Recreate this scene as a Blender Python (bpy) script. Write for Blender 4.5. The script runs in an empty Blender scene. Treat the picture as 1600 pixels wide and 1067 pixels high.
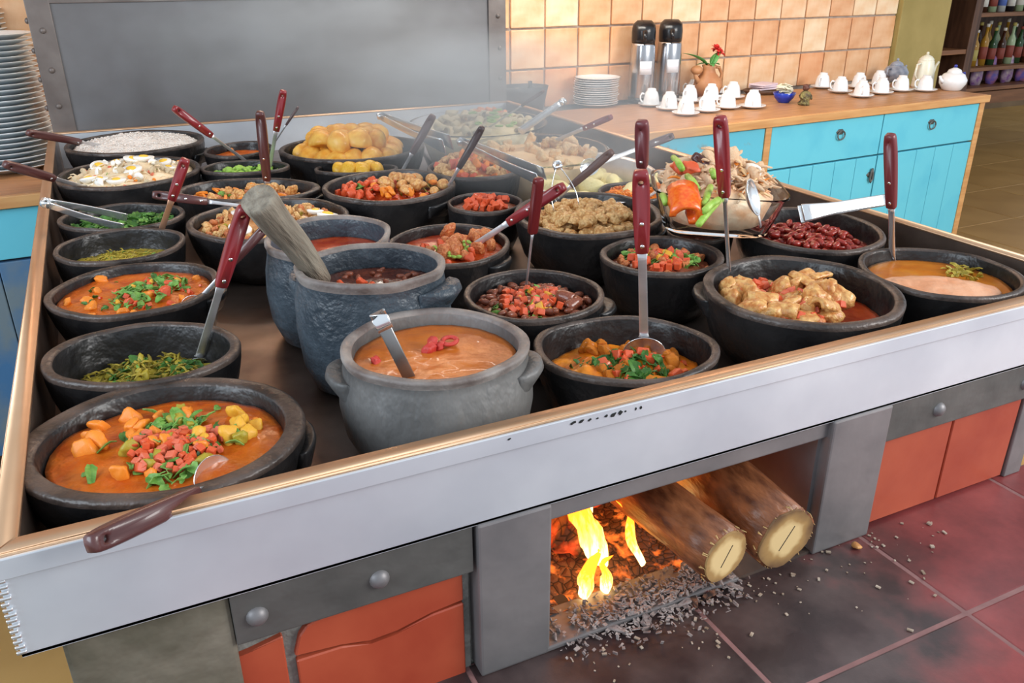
import bpy, bmesh, math, random
from mathutils import Vector, Matrix, noise
random.seed(7)
sc = bpy.context.scene
col = sc.collection
PI = math.pi

# ------------------------------------------------------------------ camera, light, exposure
YAW, PITCH, ROLL, FPX = 0.44312371, 0.41782869, -0.00656106, 1288.465
CAM = Vector((0, 0, 1.47))
FW = Vector((math.sin(YAW)*math.cos(PITCH), math.cos(YAW)*math.cos(PITCH), -math.sin(PITCH)))
_r = Vector((math.cos(YAW), -math.sin(YAW), 0)); _u = _r.cross(FW)
RT = _r*math.cos(ROLL) + _u*math.sin(ROLL); UP = -_r*math.sin(ROLL) + _u*math.cos(ROLL)
cd = bpy.data.cameras.new('camera'); cd.sensor_width = 36; cd.lens = FPX/1600*36; cd.clip_start = .02
cam = bpy.data.objects.new('camera', cd); col.objects.link(cam)
cam.matrix_world = Matrix.Translation(CAM) @ Matrix((RT, UP, -FW)).transposed().to_4x4()
sc.camera = cam
sc.view_settings.view_transform = 'Standard'; sc.view_settings.look = 'None'
sc.view_settings.gamma = 1; sc.view_settings.exposure = 0.0; sc.view_settings.use_curve_mapping = False
w = bpy.data.worlds.new('daylight'); sc.world = w; w.use_nodes = True
bg = w.node_tree.nodes['Background']; bg.inputs[0].default_value = (.80, .90, 1.0, 1); bg.inputs[1].default_value = 0.85
def area(name, loc, target, sx, sy, power, colr):
    l = bpy.data.lights.new(name, 'AREA'); l.shape = 'RECTANGLE'; l.size = sx; l.size_y = sy; l.energy = power; l.color = colr
    o = bpy.data.objects.new(name, l); col.objects.link(o); o.location = loc
    o.rotation_euler = (Vector(target)-Vector(loc)).to_track_quat('-Z', 'Y').to_euler(); return o
area('window_light_right', (3.6, -1.6, 2.7), (1.2, 2.6, 1.0), 2.4, 1.6, 175, (1, .98, .95))
area('window_light_left', (-2.2, .6, 2.1), (.3, 1.6, 1.0), 1.8, 1.4, 60, (.80, .90, 1.0))
area('added_light_over_tiles', (1.15, 2.98, 2.5), (1.6, 3.45, 1.1), 2.2, .25, 55, (1, .95, .86))  # added lamp to brighten the tiles, no actual roof opening here
def glow(name, loc, e, r=.04, c=(1, .33, .06)):
    l = bpy.data.lights.new(name, 'POINT'); l.energy = e; l.color = c; l.shadow_soft_size = r
    o = bpy.data.objects.new(name, l); col.objects.link(o); o.location = loc

# ------------------------------------------------------------------ helpers
def dirpx(x, y): return FW + RT*((x-800)/FPX) - UP*((y-533.5)/FPX)
def atz(x, y, z): d = dirpx(x, y); return CAM + d*((z-CAM.z)/d.z)
def aty(x, y, Y): d = dirpx(x, y); return CAM + d*((Y-CAM.y)/d.y)
def proj(P): d = Vector(P)-CAM; z = d.dot(FW); return 800+FPX*d.dot(RT)/z, 533.5-FPX*d.dot(UP)/z
def depth(P): return (Vector(P)-CAM).dot(FW)

MATS = {}
def mat(name, c, rough=.5, metal=0, c2=None, scale=8, bump=0, spec=.5, trans=0, emis=None, estr=0, coat=0, detail=4, lo=.35, hi=.65, stretch=(1, 1, 1), sss=0, bscale=None, alpha=1, coords='Object'):
    if name in MATS: return MATS[name]
    m = bpy.data.materials.new(name); m.use_nodes = True; nt = m.node_tree; b = nt.nodes['Principled BSDF']
    b.inputs['Base Color'].default_value = (*c, 1); b.inputs['Roughness'].default_value = rough; b.inputs['Metallic'].default_value = metal
    b.inputs['Specular IOR Level'].default_value = spec; b.inputs['Transmission Weight'].default_value = trans; b.inputs['Coat Weight'].default_value = coat
    if sss: b.inputs['Subsurface Weight'].default_value = sss; b.inputs['Subsurface Scale'].default_value = .01
    if emis: b.inputs['Emission Color'].default_value = (*emis, 1); b.inputs['Emission Strength'].default_value = estr
    if c2 is not None or bump:
        tc = nt.nodes.new('ShaderNodeTexCoord'); mp = nt.nodes.new('ShaderNodeMapping'); mp.inputs['Scale'].default_value = stretch
        nt.links.new(tc.outputs[coords], mp.inputs[0])
        n = nt.nodes.new('ShaderNodeTexNoise'); n.inputs['Scale'].default_value = scale; n.inputs['Detail'].default_value = detail
        nt.links.new(mp.outputs[0], n.inputs['Vector'])
        if c2 is not None:
            r = nt.nodes.new('ShaderNodeValToRGB'); r.color_ramp.elements[0].position = lo; r.color_ramp.elements[1].position = hi
            r.color_ramp.elements[0].color = (*c, 1); r.color_ramp.elements[1].color = (*c2, 1)
            nt.links.new(n.outputs['Fac'], r.inputs[0]); nt.links.new(r.outputs[0], b.inputs['Base Color'])
        if bump:
            n2 = nt.nodes.new('ShaderNodeTexNoise'); n2.inputs['Scale'].default_value = bscale or scale*2; n2.inputs['Detail'].default_value = 3
            nt.links.new(mp.outputs[0], n2.inputs['Vector'])
            bp = nt.nodes.new('ShaderNodeBump'); bp.inputs['Strength'].default_value = bump; bp.inputs['Distance'].default_value = .01
            nt.links.new(n2.outputs['Fac'], bp.inputs['Height']); nt.links.new(bp.outputs[0], b.inputs['Normal'])
    MATS[name] = m; return m

def tag(o, label=None, cat=None, group=None, kind=None):
    if label: o['label'] = label
    if cat: o['category'] = cat
    if group: o['group'] = group
    if kind: o['kind'] = kind
    return o
def empty(name, loc, label=None, cat=None, group=None, kind=None, rz=0):
    o = bpy.data.objects.new(name, None); col.objects.link(o); o.location = loc; o.rotation_euler = (0, 0, rz); o.empty_display_size = .02
    return tag(o, label, cat, group, kind)
def me_from(bm, name, mats, smooth=True):
    me = bpy.data.meshes.new(name); bmesh.ops.recalc_face_normals(bm, faces=bm.faces); bm.to_mesh(me); bm.free()
    for m in (mats if isinstance(mats, (list, tuple)) else [mats]): me.materials.append(m)
    if smooth: me.polygons.foreach_set('use_smooth', [True]*len(me.polygons))
    return me
def put(name, me, parent=None, loc=(0, 0, 0), rot=(0, 0, 0), scale=(1, 1, 1)):
    o = bpy.data.objects.new(name, me); col.objects.link(o); o.parent = parent
    o.location = loc; o.rotation_euler = rot; o.scale = scale; return o
def obj(name, bm, mats, parent=None, loc=(0, 0, 0), smooth=True, rot=(0, 0, 0)):
    return put(name, me_from(bm, name, mats, smooth), parent, loc, rot)
def copy_tree(o, parent=None):
    c = o.copy(); col.objects.link(c); c.parent = parent
    for ch in list(o.children): copy_tree(ch, c)
    return c
def add_box(bm, lo, hi, bev=0, mi=0):
    x0, y0, z0 = lo; x1, y1, z1 = hi
    r = bmesh.ops.create_cube(bm, size=1)
    for v in r['verts']: v.co = Vector(((x0+x1)/2+v.co.x*(x1-x0), (y0+y1)/2+v.co.y*(y1-y0), (z0+z1)/2+v.co.z*(z1-z0)))
    fs = list({f for v in r['verts'] for f in v.link_faces})
    for f in fs: f.material_index = mi
    if bev:
        es = list({e for v in r['verts'] for e in v.link_edges})
        bmesh.ops.bevel(bm, geom=es, offset=bev, segments=2, affect='EDGES', profile=.6)
    return bm
def box(lo, hi, bev=0): return add_box(bmesh.new(), lo, hi, bev)
def add_prism(bm, pts, z0, z1):
    """pts list of (x,y); extruded from z0 to z1"""
    a = [bm.verts.new((x, y, z0)) for x, y in pts]; b = [bm.verts.new((x, y, z1)) for x, y in pts]
    bm.faces.new(a[::-1]); bm.faces.new(b); n = len(pts)
    for i in range(n): bm.faces.new((a[i], a[(i+1) % n], b[(i+1) % n], b[i]))
    return bm
def add_lathe(bm, prof, seg=24, sx=1, sy=1, wob=0, seed=0, off=(0, 0, 0), mis=None, cap=True):
    rings = []
    for k, (r, z) in enumerate(prof):
        if r < 1e-6: rings.append([bm.verts.new((off[0], off[1], off[2]+z))]); continue
        ring = []
        for i in range(seg):
            a = 2*PI*i/seg
            q = 1+wob*noise.noise(Vector((math.cos(a)*1.3+seed, math.sin(a)*1.3, z*9+seed)))
            dz = wob*.06*noise.noise(Vector((math.cos(a)*1.7, math.sin(a)*1.7+seed, 5.)))
            ring.append(bm.verts.new((off[0]+r*q*sx*math.cos(a), off[1]+r*q*sy*math.sin(a), off[2]+z+dz)))
        rings.append(ring)
    for k in range(len(rings)-1):
        A, B = rings[k], rings[k+1]; mi = mis[k] if mis else 0
        for i in range(seg):
            j = (i+1) % seg
            if len(A) == 1 and len(B) == 1: continue
            if len(A) == 1: f = bm.faces.new((A[0], B[j], B[i]))
            elif len(B) == 1: f = bm.faces.new((A[i], A[j], B[0]))
            else: f = bm.faces.new((A[i], A[j], B[j], B[i]))
            f.material_index = mi
    return bm
def add_tube(bm, pts, radii, seg=10, flat=1, nrm=None):
    pts = [Vector(p) for p in pts]
    if not isinstance(radii, (list, tuple)): radii = [radii]*len(pts)
    rings = []; up0 = Vector(nrm) if nrm else Vector((0, 0, 1))
    for k, p in enumerate(pts):
        t = (pts[min(k+1, len(pts)-1)]-pts[max(k-1, 0)]).normalized()
        n = up0 - t*up0.dot(t)
        if n.length < 1e-3: n = Vector((1, 0, 0)) - t*t.x
        n.normalize(); s = t.cross(n)
        rings.append([bm.verts.new(p + s*(radii[k]*math.cos(2*PI*i/seg)) + n*(radii[k]*flat*math.sin(2*PI*i/seg))) for i in range(seg)])
    for k in range(len(rings)-1):
        for i in range(seg):
            j = (i+1) % seg; bm.faces.new((rings[k][i], rings[k][j], rings[k+1][j], rings[k+1][i]))
    bm.faces.new(rings[0][::-1]); bm.faces.new(rings[-1]); return bm
def add_strap(bm, pts, widths, th, nrm):
    """flat bar along pts, wide across, nrm = face normal"""
    pts = [Vector(p) for p in pts]
    if not isinstance(widths, (list, tuple)): widths = [widths]*len(pts)
    rings = []; up0 = Vector(nrm)
    for k, p in enumerate(pts):
        t = (pts[min(k+1, len(pts)-1)]-pts[max(k-1, 0)]).normalized()
        n = (up0 - t*up0.dot(t)).normalized(); s = t.cross(n); wv = widths[k]/2
        rings.append([bm.verts.new(p+s*a*wv+n*b*th/2) for a, b in ((-1, -.6), (-.8, -1), (.8, -1), (1, -.6), (1, .6), (.8, 1), (-.8, 1), (-1, .6))])
    for k in range(len(rings)-1):
        for i in range(8):
            j = (i+1) % 8; bm.faces.new((rings[k][i], rings[k][j], rings[k+1][j], rings[k+1][i]))
    bm.faces.new(rings[0][::-1]); bm.faces.new(rings[-1]); return bm
def frame(d, n):
    d = d.normalized(); n = (n-d*n.dot(d)).normalized(); s = d.cross(n)
    return Matrix((s, d, n)).transposed().to_4x4()      # local x across, y along, z face normal
def disp(me, amp, sc_, seed=0):
    for v in me.vertices:
        v.co += v.co.normalized()*amp*noise.noise(v.co*sc_+Vector((seed, seed*2, 0)))

# ------------------------------------------------------------------ materials
CLAY = mat('black_clay', (.006, .006, .007), .34, c2=(.022, .020, .020), scale=14, bump=.35, bscale=40, detail=6)
CLAYRIM = mat('worn_clay_rim', (.022, .016, .014), .42, c2=(.10, .072, .060), scale=18, bump=.4, bscale=60, detail=6)
BLUECLAY = mat('blue_grey_clay', (.03, .042, .055), .42, c2=(.095, .12, .145), scale=9, bump=.5, bscale=70, detail=8)
GREYCLAY = mat('weathered_grey_clay', (.075, .075, .075), .5, c2=(.22, .21, .20), scale=7, bump=.5, bscale=50, detail=8, stretch=(1, 1, .5), lo=.35, hi=.75)
GREYRIM = mat('grey_brown_clay_rim', (.12, .09, .08), .55, c2=(.30, .27, .25), scale=16, bump=.4, bscale=50, detail=6)
STEEL = mat('brushed_steel', (.72, .72, .74), .36, .8, c2=(.60, .59, .60), scale=6, bump=.05, bscale=60, stretch=(1, 6, 6))
STEELW = mat('worn_steel', (.76, .80, .85), .42, .55, c2=(.62, .66, .72), scale=5, bump=.12, bscale=12, detail=8)
RIMST = mat('steel_rim_warm_reflection', (.66, .43, .27), .42, .75, c2=(.58, .35, .20), scale=5, bump=.05, bscale=12)  # tan base colour paints the warm wall's reflection into the steel
SHINY = mat('polished_steel', (.84, .86, .88), .22, .85)
TRAYIN = mat('brown_tray_steel', (.30, .23, .19), .38, .85, c2=(.13, .09, .075), scale=7, bump=.15, bscale=14, detail=7)  # mottled warm brown base colour for the floor and inner walls
REDH = mat('red_handle_wood', (.20, .012, .018), .32, c2=(.30, .03, .035), scale=30, stretch=(1, .15, 1), coat=.3)
BRNH = mat('dark_brown_handle_wood', (.07, .022, .022), .36, c2=(.13, .045, .04), scale=30, stretch=(1, .15, 1), coat=.25)
RIVET = mat('rivet_steel', (.85, .85, .85), .25, 1)
DRKR = mat('dark_rivet_hole', (.01, .01, .01), .8)
IRON = mat('dark_iron', (.085, .085, .08), .55, .4, c2=(.15, .145, .135), scale=9, bump=.25, bscale=25, detail=7)
IRONP = mat('soot_grey_iron', (.17, .165, .17), .5, .5, c2=(.27, .25, .25), scale=7, bump=.2, bscale=18, detail=7)
HOODM = mat('aged_hood_sheet', (.125, .118, .118), .5, .4, c2=(.19, .188, .195), scale=3.5, bump=.1, bscale=8, detail=7)
HOODF = mat('hood_frame_iron', (.14, .115, .105), .5, .4, c2=(.21, .18, .165), scale=9, bump=.15, bscale=20)
TERRA = mat('terracotta_slab', (.33, .045, .02), .42, c2=(.43, .080, .035), scale=7, bump=.1, bscale=20, detail=6)
MORTAR = mat('grey_mortar', (.16, .16, .145), .85, c2=(.34, .33, .30), scale=22, bump=.6, bscale=60)
WOOD = mat('counter_wood', (.36, .16, .065), .42, c2=(.52, .26, .11), scale=10, stretch=(.5, 6, 6), bump=.08)
WOODE = mat('counter_edge_wood', (.55, .26, .09), .45, c2=(.66, .36, .14), scale=10, stretch=(.5, 6, 6))
BLUE = mat('turquoise_paint', (.10, .50, .66), .5, c2=(.13, .56, .70), scale=5, bump=.1, bscale=14, detail=8, lo=.3, hi=.5)
BLUED = mat('worn_turquoise_paint', (.20, .33, .36), .5, c2=(.11, .50, .65), scale=14, bump=.1, bscale=14, detail=9, lo=.33, hi=.40)
BLUEL = mat('darker_blue_doors', (.05, .17, .36), .5, c2=(.16, .22, .26), scale=6, bump=.1, detail=8, lo=.4, hi=.6)  # darker, greyer blue for the lower left doors
DKWOOD = mat('dark_brown_wood', (.065, .028, .015), .5, c2=(.12, .055, .03), scale=8, stretch=(4, 4, .6))
MDWOOD = mat('brown_shelf_wood', (.20, .085, .035), .5, c2=(.28, .12, .05), scale=8, stretch=(.6, 4, 4))
WHITE = mat('white_porcelain', (.80, .82, .84), .18, coat=.4)
PLATEW = mat('white_plate_glaze', (.74, .80, .83), .22, coat=.3)
OLIVE = mat('olive_plaster', (.30, .23, .07), .7, c2=(.38, .29, .10), scale=5, bump=.1)
GLASS = mat('clear_glass', (1, 1, 1), .02, trans=1); GLASS.node_tree.nodes['Principled BSDF'].inputs['IOR'].default_value = 1.14; GLASS.node_tree.nodes['Principled BSDF'].inputs['Specular IOR Level'].default_value = 1.0
BLACKP = mat('black_plastic', (.01, .01, .012), .25)
OLDW = mat('weathered_pestle_wood', (.15, .125, .095), .75, c2=(.31, .27, .21), scale=14, stretch=(6, .8, 6), bump=.5, bscale=30, detail=8)

# ------------------------------------------------------------------ the room
def grout(name, c): return mat(name, c, .85, c2=tuple(x*1.25 for x in c), scale=30, bump=.2)
# yellow-brown floor
FLM = mat('ochre_floor', (.36, .20, .055), .38, c2=(.46, .27, .085), scale=2.6, detail=8, bump=.05)
FLG = grout('dark_floor_grout', (.12, .08, .04))
fl = obj('floor', box((-3.5, -1.5, -.1), (11, 9, -.004)), FLG, smooth=False); tag(fl, kind='structure')
tile_me = me_from(box((-.298, -.298, -.01), (.298, .298, 0), .004), 'floor_tile', FLM, False)
for ix in range(-3, 17):
    for iy in range(2, 13):
        x, y = .13+.6*ix, .55+.6*iy-.52
        if -.1 < x < 1.2 and .95 < y < 2.6: continue
        if 1.0 < x < 4 and 2.8 < y: continue
        if ix > 2 and iy < 5 and ix < 4: continue
        put('floor_tile', tile_me, fl, (x, y, 0))
# back wall with tiles, slightly turned against the stove
WA = 0.03756; wo = Vector((1.6926, 3.5633, 1.2485)); wx = Vector((math.cos(WA), math.sin(WA), 0)); wn = Vector((math.sin(WA), -math.cos(WA), 0))
bw = empty('wall_back', (wo.x, wo.y, 0), kind='structure', rz=WA)
WT = mat('upper_wall_tiles', (.70, .40, .22), .5, c2=(.78, .5, .3), scale=5, bump=.1)
WG = grout('grey_wall_grout', (.36, .30, .25))
obj('wall_plaster', box((-3.3, .012, 0), (2.52, .2, 3.2)), [WG], bw, smooth=False)
wt_v = []
for i, (c, c2) in enumerate([((.70, .36, .17), (.84, .54, .32)), ((.76, .42, .21), (.88, .62, .40)), ((.66, .31, .14), (.80, .48, .27)), ((.80, .50, .27), (.90, .72, .50)), ((.74, .33, .15), (.83, .46, .25))]):
    m = mat('terracotta_wall_tile_%d' % i, c, .36, c2=c2, scale=9, bump=.25, bscale=22, detail=7, spec=.5)
    b = box((.0045, 0, .0045), (.1755, .016, .1729), .004)
    for v in b.verts: v.co.x += .0022*noise.noise(v.co*30+Vector((i*7, 0, 0))); v.co.z += .0022*noise.noise(v.co*30+Vector((i*9, 4, 0)))
    wt_v.append(me_from(b, 'wall_tile', m, False))
rr = random.Random(3)
for ix in range(-18, 14):
    for iz in range(-2, 12):
        put('wall_tile', rr.choice(wt_v), bw, (ix*.18, rr.uniform(-.0015, .0015), 1.2485+iz*.17738), (rr.uniform(-.006, .006), 0, rr.uniform(-.006, .006)))
# olive pillar at the end of the tiled wall
we = wo+wx*2.52
tag(obj('wall_olive_return', box((0, -.03, 0), (.42, .45, 3.2), .006), OLIVE, None, (we.x, we.y, 0), False, (0, 0, WA)), kind='structure')
FARW = mat('far_wall_plaster', (.20, .13, .07), .8, c2=(.27, .18, .10), scale=3)
tag(obj('wall_far', box((3.5, 6.6, 0), (11, 6.8, 3.2)), FARW, smooth=False), kind='structure')
# timber ceiling above (out of frame, seen in the steel)
CEIL = mat('ceiling_boards', (.42, .24, .11), .6, c2=(.55, .33, .17), scale=5, stretch=(6, .5, 1))
tag(obj('ceiling', box((-3.2, 1.9, 3.2), (7.5, 7, 3.3)), CEIL, smooth=False), kind='structure')

# ------------------------------------------------------------------ hearth ledge with red tiles
LED = .735
def soot_material():
    m = bpy.data.materials.new('sooty_red_hearth_tile'); m.use_nodes = True; nt = m.node_tree; b = nt.nodes['Principled BSDF']
    N = nt.nodes.new; L = nt.links.new
    g = N('ShaderNodeNewGeometry'); n1 = N('ShaderNodeTexNoise'); n1.inputs['Scale'].default_value = 9; n1.inputs['Detail'].default_value = 9; n1.inputs['Roughness'].default_value = .65
    L(g.outputs['Position'], n1.inputs['Vector'])
    r = N('ShaderNodeValToRGB'); r.color_ramp.elements[0].color = (.105, .018, .02, 1); r.color_ramp.elements[1].color = (.27, .052, .05, 1)
    r.color_ramp.elements[0].position = .3; r.color_ramp.elements[1].position = .72
    L(n1.outputs['Fac'], r.inputs[0])
    # soot stain: an elongated blot around the mouth of the fire
    sb = N('ShaderNodeVectorMath'); sb.operation = 'SUBTRACT'; sb.inputs[1].default_value = (.50, .58, LED); L(g.outputs['Position'], sb.inputs[0])
    ml = N('ShaderNodeVectorMath'); ml.operation = 'MULTIPLY'; ml.inputs[1].default_value = (2.7, 3.6, 0); L(sb.outputs[0], ml.inputs[0])
    ln = N('ShaderNodeVectorMath'); ln.operation = 'LENGTH'; L(ml.outputs[0], ln.inputs[0])
    n2 = N('ShaderNodeTexNoise'); n2.inputs['Scale'].default_value = 14; n2.inputs['Detail'].default_value = 6; L(g.outputs['Position'], n2.inputs['Vector'])
    ad = N('ShaderNodeMath'); ad.operation = 'MULTIPLY_ADD'; ad.inputs[1].default_value = .8; L(n2.outputs['Fac'], ad.inputs[0]); L(ln.outputs['Value'], ad.inputs[2])
    mr = N('ShaderNodeMapRange'); mr.inputs['From Min'].default_value = 1.18; mr.inputs['From Max'].default_value = 1.55; mr.inputs['To Min'].default_value = .93; mr.inputs['To Max'].default_value = 0
    L(ad.outputs[0], mr.inputs['Value'])
    r2 = N('ShaderNodeValToRGB'); r2.color_ramp.elements[0].color = (.022, .018, .018, 1); r2.color_ramp.elements[1].color = (.10, .075, .07, 1); r2.color_ramp.elements[0].position = .4; r2.color_ramp.elements[1].position = .8
    L(n2.outputs['Fac'], r2.inputs[0])
    mx = N('ShaderNodeMix'); mx.data_type = 'RGBA'; L(mr.outputs[0], mx.inputs[0]); L(r.outputs[0], mx.inputs[6]); L(r2.outputs[0], mx.inputs[7]); L(mx.outputs[2], b.inputs['Base Color'])
    b.inputs['Roughness'].default_value = .42
    bp = N('ShaderNodeBump'); bp.inputs['Strength'].default_value = .15; bp.inputs['Distance'].default_value = .01; L(n1.outputs['Fac'], bp.inputs['Height']); L(bp.outputs[0], b.inputs['Normal'])
    return m
SOOT = soot_material()
led = empty('hearth_ledge', (.6, .4, 0), 'red tiled masonry ledge blackened by soot in front of the fire', 'hearth')
obj('masonry', box((-.70, -.4, 0), (1.6, .28, LED-.0012)), grout('pinkish_grout', (.20, .10, .095)), led, smooth=False)
for ix in range(-3, 4):
    for iy in range(-2, 1):
        x0, y0 = .86+.3*ix+.003-.6, .485+.3*iy+.003-.4
        y1 = y0+.294
        if iy == 0: y1 = y0+.19
        x1 = x0+.294
        obj('hearth_tile', box((x0, y0, LED-.012), (x1, y1, LED+random.uniform(-.0006, .0006)), .002), SOOT, led, smooth=False)

# ------------------------------------------------------------------ the stove body
RIM = 1.05
sf = .672   # face of the slabs
stove = empty('wood_stove', (.6, 1.6, 0), 'long masonry wood stove with iron frame and terracotta slabs under the steel tray', 'stove')
sx0, sx1, sy1 = -.12-.6, 1.22-.6, 1.15
bm = bmesh.new()      # masonry core around the firebox (firebox x .36-.77)
fz0, fz1 = LED+.002, .93
def rel(a, b): return (a[0]-.6, a[1]-1.6, a[2]), (b[0]-.6, b[1]-1.6, b[2])
for a, b in [((-.12, .684, 0), (.35, 2.75, .936)), ((.775, .684, 0), (1.22, 2.75, .936)), ((.35, .684, 0), (.775, 2.75, .735)), ((.35, 1.35, .735), (.775, 2.75, .936)), ((.35, .684, .9375), (.775, 1.35, .9385))]:
    add_box(bm, *rel(a, b))
FIREB = mat('sooty_firebrick', (.035, .024, .02), .9, c2=(.09, .055, .04), scale=9, bump=.4)
obj('masonry_core', bm, [MORTAR], stove, smooth=False)
bm = bmesh.new()
for a, b in [((.345, .69, LED), (.352, 1.345, .937)), ((.773, .69, LED), (.78, 1.345, .937)), ((.345, 1.34, LED), (.78, 1.35, .937)), ((.345, .69, .931), (.78, 1.35, .9375))]: add_box(bm, *rel(a, b))
obj('firebox_lining', bm, FIREB, stove, smooth=False)
tag(obj('ledge_core', box(*rel((.355, .66, LED-.01), (.77, 1.34, LED+.004))), FIREB, stove, smooth=False), 'sooty firebox floor')
# pillars (iron plates) beside the mouth
for x0, x1 in ((.27, .358), (.768, .872)):
    bm = box(*rel((x0, .655, LED), (x1, .70, .945)), .003)
    tag(obj('pillar_plate', bm, IRONP, stove, smooth=False), 'grey iron plate beside the fire mouth')
bm = bmesh.new(); add_box(bm, *rel((.352, .664, .918), (.775, .69, .945)), .002); obj('lintel', bm, IRONP, stove, smooth=False)
obj('return_plate', box(*rel((.762, .672, LED+.002), (.768, .95, .93))), IRONP, stove, smooth=False)
# iron band under the tray, with bolts
for x0, x1 in ((.02, .266), (.874, 1.21)):
    obj('iron_band', box(*rel((x0, .660, .884), (x1, .675, .945)), .0015), IRON, stove, smooth=False)
bolt = bmesh.new(); add_lathe(bolt, [(.0001, .0075), (.004, .0072), (.008, .005), (.0105, .001), (.011, -.002)], 16)
bolt_me = me_from(bolt, 'bolt', IRONP)
for x in (.163, -.0+.042-.0, .973, 1.158):
    put('bolt', bolt_me, stove, (x-.6, .660-1.6, .912), (PI/2, 0, 0))
# mortar and terracotta slabs
obj('mortar_bed', box(*rel((-.118, .678, .60), (.266, .69, .888))), MORTAR, stove, smooth=False)
tag(obj('render_patch', box(*rel((-.12, .664, .60), (.02, .688, .945)), .004), mat('stained_render', (.085, .075, .05), .8, c2=(.19, .165, .125), scale=12, bump=.5, bscale=30), stove, smooth=False), 'stained grey render at the corner')
def slab(pts):
    bm = bmesh.new(); add_prism(bm, pts, 0, .012)
    for v in bm.verts: v.co = Vector((v.co.x-.6, .6705-1.6+v.co.z, v.co.y))
    bmesh.ops.bevel(bm, geom=bm.edges[:], offset=.0015, segments=1, affect='EDGES')
    obj('terracotta_slab', bm, TERRA, stove, smooth=False)
slab([(-.115, .60), (.064, .60), (.063, .869), (.03, .862), (-.06, .852), (-.115, .842)])
slab([(.072, .838), (.12, .836), (.15, .826), (.18, .829), (.22, .838), (.257, .840), (.257, .878), (.10, .876), (.087, .872), (.079, .862)])
slab([(.074, .60), (.257, .60), (.257, .836), (.22, .834), (.18, .824), (.15, .821), (.12, .831), (.073, .832)])
slab([(.878, LED+.004), (1.026, LED+.004), (1.026, .879), (.880, .879)])
slab([(1.029, LED+.004), (1.176, LED+.004), (1.178, .880), (1.029, .879)])
obj('mortar_bed', box(*rel((.873, .680, LED), (1.22, .69, .888))), MORTAR, stove, smooth=False)
obj('corner_plate', box(*rel((1.182, .668, LED), (1.22, .70, .884)), .002), IRONP, stove, smooth=False)

# ------------------------------------------------------------------ steel tray on the stove
TF = .0985                                    # how deep the tray floor lies below the rim
FLZ = RIM-TF-.004
tray = empty('steel_tray', (.6, 1.7, RIM), 'huge steel hot tray with folded bright rim holding all the clay pots', 'tray')
c0 = [(-.150, .657), (1.296, .657), (1.334, 2.822), (-.170, 2.84)]
def inset(P, d):
    cx = sum(p[0] for p in P)/4; out = []
    n = len(P)
    for i in range(n):
        a, b, c = Vector(P[i-1]), Vector(P[i]), Vector(P[(i+1) % n])
        e1 = (b-a).normalized(); e2 = (c-b).normalized(); n1 = Vector((-e1.y, e1.x)); n2 = Vector((-e2.y, e2.x))
        k = (n1+n2)/(1+n1.dot(n2)); out.append(tuple(b+k*d))
    return out
def quadring(bm, A, za, B, zb, sides=(0, 1, 2, 3), mi=0):
    for i in sides:
        j = (i+1) % 4
        f = bm.faces.new([bm.verts.new((*A[i], za)), bm.verts.new((*A[j], za)), bm.verts.new((*B[j], zb)), bm.verts.new((*B[i], zb))]); f.material_index = mi
def solid_wall(Pout, Pin, z0, z1, side):
    bm = bmesh.new(); i, j = side, (side+1) % 4
    pts = [Pout[i], Pout[j], Pin[j], Pin[i]]
    add_prism(bm, [(x-.6, y-1.7) for x, y in pts], z0-RIM, z1-RIM); return bm
c1 = inset(c0, .020)
for sd, nm in enumerate(('front', 'right', 'back', 'left')):
    bm = solid_wall(c0, c1, RIM-.005, RIM+.0012, sd); bmesh.ops.bevel(bm, geom=bm.edges[:], offset=.0014, segments=2, affect='EDGES')
    tag(obj('rim_strip', bm, RIMST, tray), 'folded steel rim strip')
cA = inset(c0, .0015); cB = inset(c0, .004); cI = inset(c0, .018); cJ = inset(c0, .0205)
obj('front_skirt', solid_wall(cA, cB, .944, RIM-.004, 0), STEELW, tray, smooth=False)
bm = bmesh.new(); add_box(bm, (-.148-.6, .6572-1.7-.003, -.023), (1.29-.6, .6592-1.7, -.003), .001); tag(obj('rim_lip', bm, STEELW, tray, smooth=False), 'bright folded lip')
for sd in (1, 2, 3): obj('outer_skirt', solid_wall(cA, cB, .944, RIM-.004, sd), STEELW, tray, smooth=False)
for sd in (0, 1, 2, 3): obj('inner_wall', solid_wall(cI, cJ, FLZ-.002, RIM-.004, sd), TRAYIN if sd != 2 else STEELW, tray, smooth=False)
bm = bmesh.new(); add_prism(bm, [(x-.6, y-1.7) for x, y in cA], FLZ-.003-RIM, FLZ-RIM); obj('tray_floor', bm, TRAYIN, tray, smooth=False)
# weld beads down the left corner of the skirt
bm = bmesh.new(); rr = random.Random(5)
for k in range(16):
    z = -.014-.0057*k; add_box(bm, (-.1515-.6, .656-1.7, z-.0016), (-.1455-.6+rr.uniform(0, .003), .6585-1.7, z+.0016), .0008)
tag(obj('weld_bead', bm, SHINY, tray), 'bright weld beads down the corner', kind='stuff')
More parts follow.
